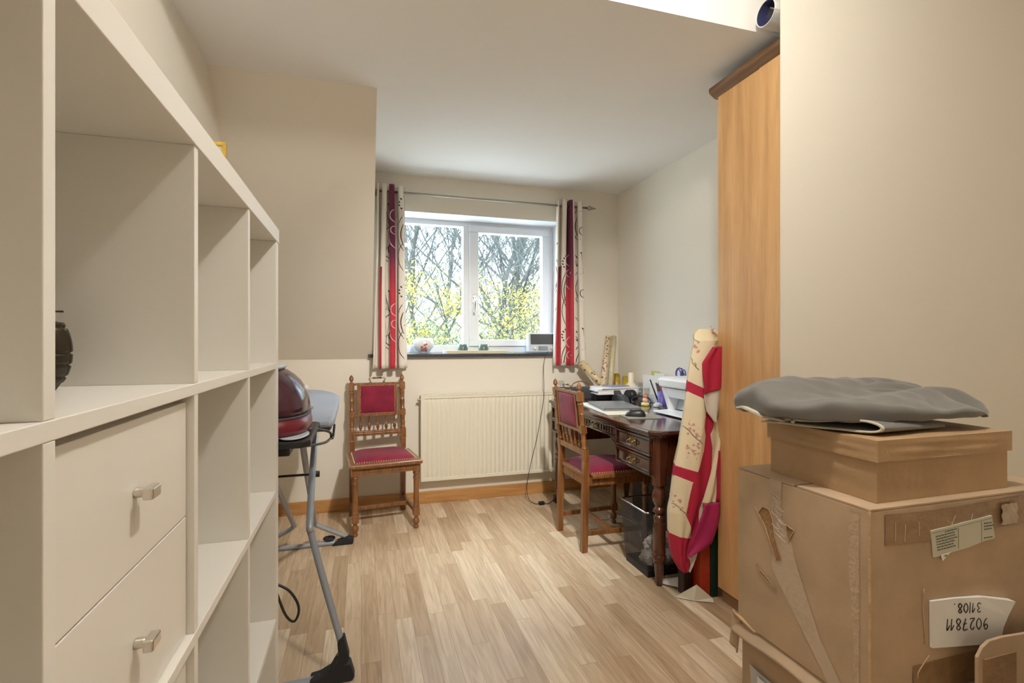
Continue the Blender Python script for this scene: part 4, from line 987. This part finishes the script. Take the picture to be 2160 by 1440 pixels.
boxshell(.97, 1.56, FY, 1.118, Z0, Z1-.006, 'box_walls', 'card', bb, bulge=.0)
# top flaps: two leaves with the slit showing along the left edge
MB().box(.9715, FY+.001, Z1-.005, 1.559, .93, Z1).build('top_flap', 'card', bb, bevel=.001)
MB().box(.9715, .938, Z1-.005, 1.559, 1.117, Z1).build('top_flap', 'card', bb, bevel=.001)
MB().box(.973, FY+.004, Z1-.011, 1.557, 1.114, Z1-.0055).build('inner_flap', 'cardin', bb)
MB().grid(lambda u, v: (.9690, .775-.02*sin(6*v)*u*.3+.018*u, Z0+(Z1-Z0-.01)*v), 4, 20).build('scuffed_edge', mat('scuffed_cardboard', (.50, .37, .25), .8, var=.08, scale=40, bump=.3, bscale=80), bb, recalc=False)
# corner crease strips
MB().box(.968, FY-.002, Z0, .9715, FY+.003, Z1-.004).build('edge_crease', 'cardl', bb, bevel=.001)
# tapes
MB().grid(lambda u, v: (.9690-.0006*sin(14*u)*sin(9*v), .972+.036*u-.01*v*0, Z1-.003-.155*v), 10, 20).build('side_tape', 'tape', bb, recalc=False)
MB().add([(.9688, .985, .735), (.9688, .955, .72), (.9688, .925, .63), (.9688, .865, .50), (.9688, .80, .415), (.9688, .845, .415), (.9688, .93, .515), (.9688, 1.005, .60), (.9688, .99, .68)], [(0,1,2,3,4,5,6,7,8)]).build('long_tape', mat('pale_tape_residue', (.56, .44, .33), .25, spec=.6, bump=.3, bscale=30), bb)
MB().grid(lambda u, v: (1.008+.55*u, FY-.0012-.001*abs(sin(20*u+3*v)), .746+.062*v-.004*sin(6*u)), 40, 6).build('front_tape', 'taped', bb, recalc=False)
MB().grid(lambda u, v: (1.345+.05*u, FY-.0045-.004*abs(sin(9*u+7*v)), .755+.045*v), 8, 8).build('tape_lump', 'tape', bb, recalc=False)
MB().grid(lambda u, v: (1.085+.45*u, FY-.0014-.001*sin(9*u+4*v), .425+.065*v), 30, 6).build('front_tape', 'taped', bb, recalc=False)
mb = MB(); rr = random.Random(8)
for k in range(16):
    y_ = 1.004-rr.uniform(0, .028); z_ = .80-.008*k-rr.uniform(0, .004)
    mb.tube(smooth_path([(.9672, y_, z_), (.9668, y_-.010, z_-rr.uniform(.002, .009)), (.9672, y_-.022, z_-rr.uniform(.006, .014))], 3), rr.uniform(.0003, .0007), 4)
for k in range(6):
    x_ = 1.03+rr.uniform(0, .3); mb.tube([(x_, FY-.003, .795-rr.uniform(0, .02)), (x_+rr.uniform(-.02, .03), FY-.003, .765-rr.uniform(0, .02))], .0004, 4)
mb.build('tape_wrinkles', mat('tape_crease_glint', (.66, .58, .50), .2), bb)  # tape creases, with their glossy streaks put in as pale colour
for P_ in ([(1.12, .53), (1.118, .56), (1.113, .60), (1.116, .645)], [(1.131, .505), (1.115, .49), (1.100, .475), (1.098, .462)]):
    MB().tube(smooth_path([(x_, FY-.0015, z_) for x_, z_ in P_], 4), .0011, 5).build('tape_edge', 'cardl', bb)
# torn patches on the left face: exposed paper with curled rim
def torn(P, name='torn_patch'):
    n_ = len(P); mb = MB(); mb.add([(.9686, y, z) for y, z in P], [tuple(range(n_))], 0)
    mb.tube([(.9675, y, z) for y, z in P], .0012, 5, 1, closed=True)
    mb.build(name, [mat('exposed_flute', (.33, .19, .085), .85, bump=.4, bscale=90), 'cardl'], bb)
torn([(1.058, .735), (1.045, .722), (1.030, .742), (1.010, .742), (.998, .72), (.993, .69), (.985, .665), (.972, .630), (.985, .625), (1.004, .655), (1.022, .695), (1.040, .715)])
torn([(.957, .722), (.945, .718), (.934, .716), (.943, .700), (.950, .685), (.955, .70)])
torn([(1.050, .590), (1.040, .580), (1.012, .567), (.985, .552), (1.010, .560), (1.038, .572)])
# handwritten label
def lab(x, z): return (x, FY-.0065-.010*max(0, (x-1.15)/.2)**2*.8, z)
LP = [(1.131, .619), (1.20, .6155), (1.28, .608), (1.372, .588), (1.352, .560), (1.338, .535), (1.330, .503), (1.25, .509), (1.18, .516), (1.133, .522)]
lb = MB(); lb.add([lab(*p) for p in LP] + [(p[0], FY-.001, p[1]) for p in LP], [tuple(range(10)), tuple(range(10, 20))[::-1]] + [(i, (i+1) % 10, 10+(i+1) % 10, 10+i) for i in range(10)])
lbo = lb.build('paper_label', 'paper', bb)
G = {'0': [[(.5, 1), (.1, .7), (.1, .3), (.5, 0), (.9, .3), (.9, .7), (.5, 1)]],
     '1': [[(.1, .55), (.65, 1), (.5, 0)]],
     '2': [[(.1, .75), (.4, 1), (.8, .8), (.6, .4), (.05, 0), (.9, .05)]],
     '3': [[(.1, .9), (.6, 1), (.8, .75), (.4, .55), (.85, .3), (.5, 0), (.05, .1)]],
     '7': [[(.1, .95), (.9, 1), (.4, 0)], [(.25, .45), (.85, .5)]],
     '8': [[(.5, .55), (.15, .8), (.5, 1), (.85, .8), (.5, .55), (.1, .25), (.5, 0), (.9, .25), (.5, .55)]],
     '9': [[(.85, .75), (.5, 1), (.15, .75), (.45, .5), (.85, .75), (.75, .3), (.3, 0)]],
     '/': [[(.45, 1.05), (.35, -.1)]], '.': [[(.4, .0), (.5, .05)]]}
def write(mb, text, x_right, z_base, hx, hz, slope, r=.0011):
    """upside-down writing: starts at the right and runs to the left"""
    x = x_right
    for c in text:
        for st_ in G[c]:
            pts = []
            for (a, b) in st_:
                px_ = x-a*hx*.78; pz_ = z_base-b*hz + slope*(x_right-px_)*-1
                p = lab(px_, pz_); pts.append((p[0], p[1]-.0008, p[2]))
            mb.tube(smooth_path(pts, 3) if len(pts) > 2 else pts, r, 5)
        x -= hx*(.62 if c in '/.1' else 1)
ink = MB()
write(ink, '9027811', 1.293, .562, .0195, .024, -.12)
write(ink, '31/08.', 1.272, .5975, .0165, .020, -.10)
ink.build('handwriting', 'ink', lbo)
# printed shipping label
SP = [(1.133, .764), (1.318, .778), (1.327, .727), (1.29, .724), (1.24, .716), (1.19, .712), (1.165, .709), (1.142, .708)]
sl = MB(); sl.add([(x, FY-.004, z) for x, z in SP] + [(x, FY-.001, z) for x, z in SP], [tuple(range(8)), tuple(range(8, 16))[::-1]] + [(i, (i+1) % 8, 8+(i+1) % 8, 8+i) for i in range(8)])
slo = sl.build('printed_label', mat('yellowed_label', (.60, .57, .46), .4), bb)
MB().add([(1.160, FY-.0048, .712), (1.188, FY-.0048, .713), (1.165, FY-.0048, .698)], [(0, 1, 2)]).build('label_scrap', 'paper', bb, solid=.0005)
tx = MB(); rr = random.Random(2)
for k in range(7):
    z = .755-.0058*k; x = 1.145+.001*k
    while x < 1.207:
        w_ = rr.uniform(.003, .010)
        if x+w_ > 1.209: break
        if k > 0 or x > 1.17: tx.box(x, FY-.0046, z+.07*(x-1.14), x+w_, FY-.004, z+.0022+.07*(x-1.14))
        x += w_+.002
for k in range(4):
    z = .762-.0065*k+(0 if k < 3 else -.012); x = 1.292
    while x < 1.318:
        w_ = rr.uniform(.003, .008); tx.box(x, FY-.0046, z, x+w_, FY-.004, z+.0022); x += w_+.002
for (xa, za, xb, zb_) in ((1.134, .7585, 1.318, .7725), (1.213, .762, 1.2135, .718), (1.284, .768, 1.2845, .724)):
    tx.tube([(xa, FY-.0042, za), (xb, FY-.0042, zb_)], .0005, 4)
tx.tube([(1.168, FY-.0055, .7085), (1.178, FY-.0055, .7085)], .0006, 4).tube([(1.174, FY-.0055, .7105), (1.178, FY-.0055, .7085), (1.174, FY-.0055, .7065)], .0006, 4)
tx.build('printed_text', 'inkg', slo)

# lower box of the stack
lbx = thing('cardboard_box', 'lower cardboard box with torn open flaps, carrying the large labelled box', 'box', (1.27, .95, 0))
boxshell(.985, 1.56, .765, 1.12, 0, .412, 'box_walls', 'card', lbx, bulge=.004)
# outward hanging flap on the left with double-layer torn edge
MB().grid(lambda u, v: (.982-.026*v, .765+.36*u+.004*v, .412-.030*v-.004*sin(9*u)*v), 16, 6).build('side_flap', 'card', lbx, solid=.005, recalc=False)
MB().grid(lambda u, v: (.972-.012*v+.004*sin(6*u), 1.112+.024*u, .412-.085*v+.018*u), 8, 8).build('corner_flap', 'card', lbx, solid=.004, recalc=False)
MB().add([(.962, 1.136, .428), (.985, 1.12, .4135), (.985, 1.04, .4135), (.968, 1.06, .409)], [(0, 1, 2, 3)]).build('torn_corner', 'cardl', lbx, solid=.004)
MB().grid(lambda u, v: (.9775-.003*sin(8*v+3*u), .985+.10*u, .31-.30*v), 8, 16).build('side_tape', mat('milky_tape', (.50, .50, .52), .25, bump=.5, bscale=25), lbx, recalc=False)
MB().grid(lambda u, v: (.9735-.003*sin(8*v+3*u), 1.02+.035*u+.01*v, .30-.28*v), 4, 10).build('white_sticker', 'paper', lbx, recalc=False)

# small open box in front with arched flap
ob = thing('cardboard_box', 'small open cardboard box with an arched upright flap before the stack', 'box', (1.42, .58, 0))
arch = [(1.190, 0), (1.190, .520), (1.205, .538), (1.225, .5475), (1.265, .549), (1.33, .545), (1.45, .545), (1.55, .54), (1.585, .515), (1.59, 0)]
MB().prism(arch, 'y', .700, .706).build('arched_flap', 'card', ob, bevel=.001)
MB().box(1.190, .46, 0, 1.196, .700, .42).box(1.584, .46, 0, 1.59, .700, .42).box(1.196, .46, 0, 1.584, .466, .42).box(1.196, .466, 0, 1.584, .700, .005).build('box_walls', 'card', ob)
MB().box(1.205, .6965, .44, 1.30, .6995, .515).build('inner_tape', 'taped', ob)

# kraft parcel
kp = thing('kraft_box', 'flat lidded box covered in brown kraft paper on the large cardboard box', 'box', (1.22, .92, Z1))
kx0, kx1, ky0, ky1 = 1.020, 1.420, .778, 1.058
def kraftbox(x0, x1, y0, y1, z0, z1, name):
    mb = MB()
    def nz(u, v, s): return .0016*sin(7*u+5*v+s)*sin(9*v-3*u+s*2)*sin(pi*u)*sin(pi*v)*1.5
    n_ = 14
    mb.grid(lambda u, v: (x0+(x1-x0)*u, y0-nz(u, v, 1), z0+(z1-z0)*v), n_, n_)
    mb.grid(lambda u, v: (x1+nz(u, v, 2), y0+(y1-y0)*u, z0+(z1-z0)*v), n_, n_)
    mb.grid(lambda u, v: (x1-(x1-x0)*u, y1+nz(u, v, 3), z0+(z1-z0)*v), n_, n_)
    mb.grid(lambda u, v: (x0-nz(u, v, 4), y1-(y1-y0)*u, z0+(z1-z0)*v), n_, n_)
    mb.grid(lambda u, v: (x0+(x1-x0)*u, y1-(y1-y0)*v, z0), 1, 1)
    mb.grid(lambda u, v: (x0+(x1-x0)*u, y0+(y1-y0)*v, z1+nz(u, v, 5)), n_, n_)
    return mb.build(name, 'kraft', kp, recalc=False)
kraftbox(kx0, kx1, ky0, ky1, Z1+.0005, Z1+.10, 'box_base')
kraftbox(kx0-.006, kx1+.006, ky0-.006, ky1+.006, Z1+.086, Z1+.131, 'lid')
MB().prism([(kx0-.0065, Z1+.130), (kx0+.0, Z1+.128), (kx0+.037, Z1+.0875), (kx0-.0065, Z1+.0865)], 'y', ky0-.0075, ky0-.0058).build('folded_corner', 'kraft', kp, bevel=.0005)
MB().prism([(kx0-.001, Z1+.001), (kx0-.001, Z1+.03), (kx0+.002, Z1+.001)], 'y', ky0-.001, ky0+.04).build('folded_corner', 'kraft', kp)

# grey folded cloth bag
ZB = Z1+.133
gb = thing('folded_cloth', 'puffy folded grey cloth with pale felt lining on top of the kraft box', 'cloth', (1.20, .95, ZB))
def bag(u, v):
    a = 2*pi*u; cx_, cy_ = 1.205, .965; c, s = cos(a), sin(a)
    k = (abs(c)**3+abs(s)**3)**(-1/3); rx, ry, rot = .288, .155, -.17
    if v < .25: r = .6+.4*v/.25; h0 = 0
    elif v < .55: t_ = (v-.25)/.3; r = 1+.035*sin(pi*t_)-.05*t_; h0 = t_
    else: t_ = (v-.55)/.45; r = .95*(1-t_); h0 = 1
    X, Y = c*k*r, s*k*r                                   # -1..1 across the bundle
    wr_ = 1+.03*sin(3*a+1)+.015*sin(7*a+2)
    x = cx_+X*rx*wr_*cos(rot)-Y*ry*wr_*sin(rot); y = cy_+X*rx*wr_*sin(rot)+Y*ry*wr_*cos(rot)
    # height of the top: ridge along the back, second ridge at the front right, soft hollow between
    top_ = .042+.050*math.exp(-((Y-.35-.25*X)/.45)**2)+.040*math.exp(-((Y+.45-.5*(X-.3))/.3)**2)*(.6+.4*X)+.012*math.exp(-((X+.75)/.3)**2)
    top_ *= 1-.30*max(0, abs(X)-.55)
    e = max(0, X-.05)
    pl = abs(sin(5.5*a+3.2*r+1.0))                        # gathered pleats towards the right end
    top_ -= .045*e*(1-pl)*(1-.3*t_ if v > .55 else 1)
    bot = .010+.006*max(0, X)
    if v > .55: h = top_*(.86+.14*sin(t_*pi/2)**.5) if t_ < 1 else top_
    elif v > .25: h = bot+(top_*.86-bot)*sin(h0*pi/2)**.8
    else: h = bot*(v/.25)**.5
    if v >= .2: h += .004*sin(17*X+9*Y)*sin(11*Y-5*X)*.6
    return (x, y, ZB+.016+max(.001, h))
MB().grid(bag, 160, 60).build('cloth_bundle', 'felt', gb, recalc=False)
# felt layer under it: a strip folded into an S whose open edge faces the bookcase side
P = [Vector((p[0], p[1], 0)) for p in smooth_path([(.985, .000), (1.02, .002), (1.06, .001), (1.10, .0015), (1.14, .002), (1.158, .006), (1.163, .014), (1.155, .022), (1.135, .026), (1.105, .022), (1.07, .0145), (1.03, .0125), (.99, .0165), (.965, .022), (.945, .025)], 5)]
def felt(u, v):
    k = u*(len(P)-1); i = min(int(k), len(P)-2); p = P[i].lerp(P[i+1], k-i)
    g = (1.163-p.x)/.22
    return (1.062-.135*g+.22*v, .800+.27*g+.02*v, ZB+.003+p.y*(1-.55*v)+.002*sin(9*g)*v)
MB().grid(felt, len(P)*1, 28, cf=lambda u, v: 0 if v < .05 or u > .62 else 1).build('felt_lining', ['feltl', 'felt'], gb, solid=.0045, recalc=False)
MB().add([(.925, 1.075, ZB+.032), (.905, 1.035, ZB+.040), (.93, .99, ZB+.020), (.965, .965, ZB+.012), (1.10, 1.00, ZB+.010), (1.10, 1.09, ZB+.012)], [(0, 1, 2, 3, 4, 5)]).build('felt_corner', 'feltl', gb, solid=.005)
MB().ball((.985, .955, ZB+.012), .005, n=8).build('button', 'feltl', gb)

# ------------------------------------------------------------ outside: trees and shrubs
tag(recenter(MB().add([(-40, 5, -3), (60, 5, -3), (60, 90, -3), (-40, 90, -3)], [(0, 1, 2, 3)]).build('outside_ground', 'ground')), 'unseen ground outside, made pale to bounce daylight', 'ground'); 
for o_ in C.objects:
    if o_.name == 'outside_ground':
        del o_['label'], o_['category']; o_['kind'] = 'structure'

def tree(x, y, h, r0, seed, label, m='bark', depth=4, spread=.5, leaves=0, lm='leafy', base=-3, lsz=.05, zl=(0, 9)):
    rg = random.Random(seed)
    t = thing('yellow_shrub' if leaves > 300 else 'bare_tree', label, 'shrub' if leaves > 300 else 'tree', (x, y, base), 'shrubs outside the window' if leaves > 300 else 'bare trees outside the window')
    mb = MB(); tips = []
    def grow(p, d, L, r, lv):
        pts = [p]; n = 5 if lv < 2 else 3
        for k in range(n):
            d = (d+Vector((rg.uniform(-1, 1), rg.uniform(-1, 1), rg.uniform(-.5, .9)))*.16).normalized()
            pts.append(pts[-1]+d*L/n)
        mb.tube(pts, [r*(1-.65*k/n) for k in range(n+1)], 6 if lv == 0 else (4 if lv == 1 else 3))
        tips.extend(pts[1:] if lv >= 2 else [])
        if lv >= depth: return
        nb = [16, 7, 4, 3][min(lv, 3)]
        for k in range(nb):
            f_ = rg.uniform(.3, 1) if lv == 0 else rg.uniform(.15, 1)
            i = min(int(f_*n), n-1); q = pts[i].lerp(pts[i+1], f_*n-i)
            s_ = Vector((rg.uniform(-1, 1), rg.uniform(-1, 1), rg.uniform(-.2, .5))).normalized()
            nd = (d*(1-spread)+s_*spread*1.6+Vector((0, 0, .25))).normalized()
            grow(q, nd, L*rg.uniform(.32, .62), max(r*(1-.6*f_)*rg.uniform(.35, .6), .0055), lv+1)
    grow(Vector((x, y, base)), Vector((rg.uniform(-.12, .12), rg.uniform(-.1, .1), 1)), h, r0, 0)
    mb.build('branches', m, t, recalc=False)
    if leaves:
        lv_ = MB(); tp = [p for p in tips if zl[0] < p.z < zl[1]] or tips
        for k in range(leaves):
            c = rg.choice(tp)+Vector((rg.gauss(0, .09), rg.gauss(0, .09), rg.gauss(0, .09)))
            a = Vector((rg.uniform(-1, 1), rg.uniform(-1, 1), rg.uniform(-1, 1))).normalized(); b = a.orthogonal().normalized(); s_ = lsz*rg.uniform(.6, 1.2)
            lv_.add([c-a*s_, c+b*s_*.6, c+a*s_, c-b*s_*.6], [(0, 1, 2, 3)])
        lv_.build('leaves', lm, t, recalc=False)
    return t
# through the left pane x/y about .08-.19, right pane .22-.37 (per metre of distance)
names = []
TR = [(1.15, 9.0, 8.5, .10, 'bark'), (2.05, 10.5, 9.5, .13, 'barkl'), (1.75, 13.5, 11, .15, 'bark'), (2.75, 9.5, 9, .09, 'bark'), (3.75, 12.0, 11, .17, 'barkl'), (3.1, 14, 12, .15, 'bark'), (4.9, 14.5, 12, .16, 'barkl'), (5.8, 16, 12, .16, 'bark'), (.2, 13, 11, .14, 'bark'), (1.0, 17, 13, .16, 'barkl'), (4.3, 18, 13, .17, 'bark'), (6.9, 13, 11, .14, 'bark'), (2.6, 18, 13, .16, 'barkl'), (-1.0, 12, 11, .14, 'bark')]
TL = ['thin grey leafless tree standing nearest the window, behind the round pot', 'pale leafless tree forking just before the window mullion', 'dark leafless tree farther back behind the yellow bush of the left pane', 'thin leafless tree close to the left edge of the opening sash', 'tall pale grey trunk in the middle of the opening sash', 'slender dark leafless tree deep in the wood, middle of the opening sash', 'pale leafless tree above the radio', 'dark leafless tree seen past the radio near the curtain', 'dark leafless tree hidden mostly by the striped curtain beside the sloped wall', 'pale distant leafless tree at the upper left of the fixed pane', 'tall dark distant leafless tree between the pale trunks', 'leafless tree far off beyond the curtain with the rod end', 'pale distant leafless tree right behind the window handle', 'leafless tree farthest out behind the sloped wall side of the window']
for k, (x, y, h, r, m) in enumerate(TR):
    tree(x, y, h, r*.62, 100+k, TL[k], m, depth=4 if k < 10 else 3)
SH = [(1.35, 8.2, 4.9, 31, 'yellow leafed bush filling the lower half of the fixed window pane', 'leafy', 2600, 'l'), (2.35, 8.6, 4.6, 32, 'yellow leafed bush low behind the opening sash, beside the mullion', 'leafy', 1300, ''), (2.95, 10.5, 5.0, 33, 'sparse yellow-green bush behind the middle of the opening sash', 'leafy', 1100, ''), (3.35, 8.8, 4.3, 34, 'dull green bush low behind the radio', 'leafg', 1200, ''), (.75, 7.6, 4.4, 35, 'green bush low beside the round pot, outside', 'leafg', 1100, ''), (4.6, 12.0, 4.8, 36, 'yellow bush far behind the curtain edge of the opening sash', 'leafy', 1300, '')]
for (x, y, h, sd, lb_, lm_, nl, _) in SH:
    tree(x, y, h, .05, sd, lb_, 'bark', depth=3, spread=.55, leaves=int(nl*3.6), lm=lm_, lsz=.027, zl=(.2, 2.15))

# ------------------------------------------------------------ light
wdl = bpy.data.worlds.new('overcast'); scn.world = wdl; wdl.use_nodes = True
nt = wdl.node_tree; bg = nt.nodes['Background']
tc = nt.nodes.new('ShaderNodeTexCoord'); sp = nt.nodes.new('ShaderNodeSeparateXYZ'); rp_ = nt.nodes.new('ShaderNodeValToRGB')
rp_.color_ramp.elements[0].position = .0; rp_.color_ramp.elements[0].color = (.095, .106, .114, 1)
e_ = rp_.color_ramp.elements.new(.22); e_.color = (.15, .175, .19, 1)
rp_.color_ramp.elements[1].position = .6; rp_.color_ramp.elements[1].color = (.62, .82, 1, 1)
nt.links.new(tc.outputs['Generated'], sp.inputs[0]); nt.links.new(sp.outputs['Z'], rp_.inputs[0]); nt.links.new(rp_.outputs[0], bg.inputs['Color'])
bg.inputs['Strength'].default_value = 13.5
pl = bpy.data.lights.new('window_portal', 'AREA'); pl.shape = 'RECTANGLE'; pl.size = WX1-WX0; pl.size_y = WZ1-WZ0; pl.cycles.is_portal = True
po = bpy.data.objects.new('window_portal', pl); C.objects.link(po); po.location = ((WX0+WX1)/2, D+.29, (WZ0+WZ1)/2); po.rotation_euler = (R(-90), 0, 0)

def lamp(loc, power, col, r, name='ceiling_lamp'):
    l = bpy.data.lights.new(name, 'POINT'); l.energy = power; l.color = col; l.shadow_soft_size = r
    o = bpy.data.objects.new(name, l); C.objects.link(o); o.location = loc; return o
lamp((.60, .64, 2.53), 31, (1, .945, .86), .05)
sl_ = bpy.data.lights.new('ceiling_spot', 'SPOT'); sl_.energy = 120; sl_.color = (1, .945, .86); sl_.spot_size = R(66); sl_.spot_blend = .9; sl_.shadow_soft_size = .03
so = bpy.data.objects.new('ceiling_spot', sl_); C.objects.link(so); so.location = (.66, .98, 2.50)
so.rotation_euler = (Vector((.72, 3.3, .55))-so.location).to_track_quat('-Z', 'Y').to_euler()
lamp((1.30, .55, 2.45), 2, (1, .94, .85), .04)

scn.view_settings.view_transform = 'Standard'; scn.view_settings.look = 'None'; scn.view_settings.gamma = 1
scn.view_settings.exposure = .66
scn.view_settings.use_curve_mapping = False
try:
    scn.cycles.use_denoising = True; scn.cycles.max_bounces = 10; scn.cycles.diffuse_bounces = 6; scn.cycles.transparent_max_bounces = 16; scn.cycles.sample_clamp_indirect = 8
except Exception: pass
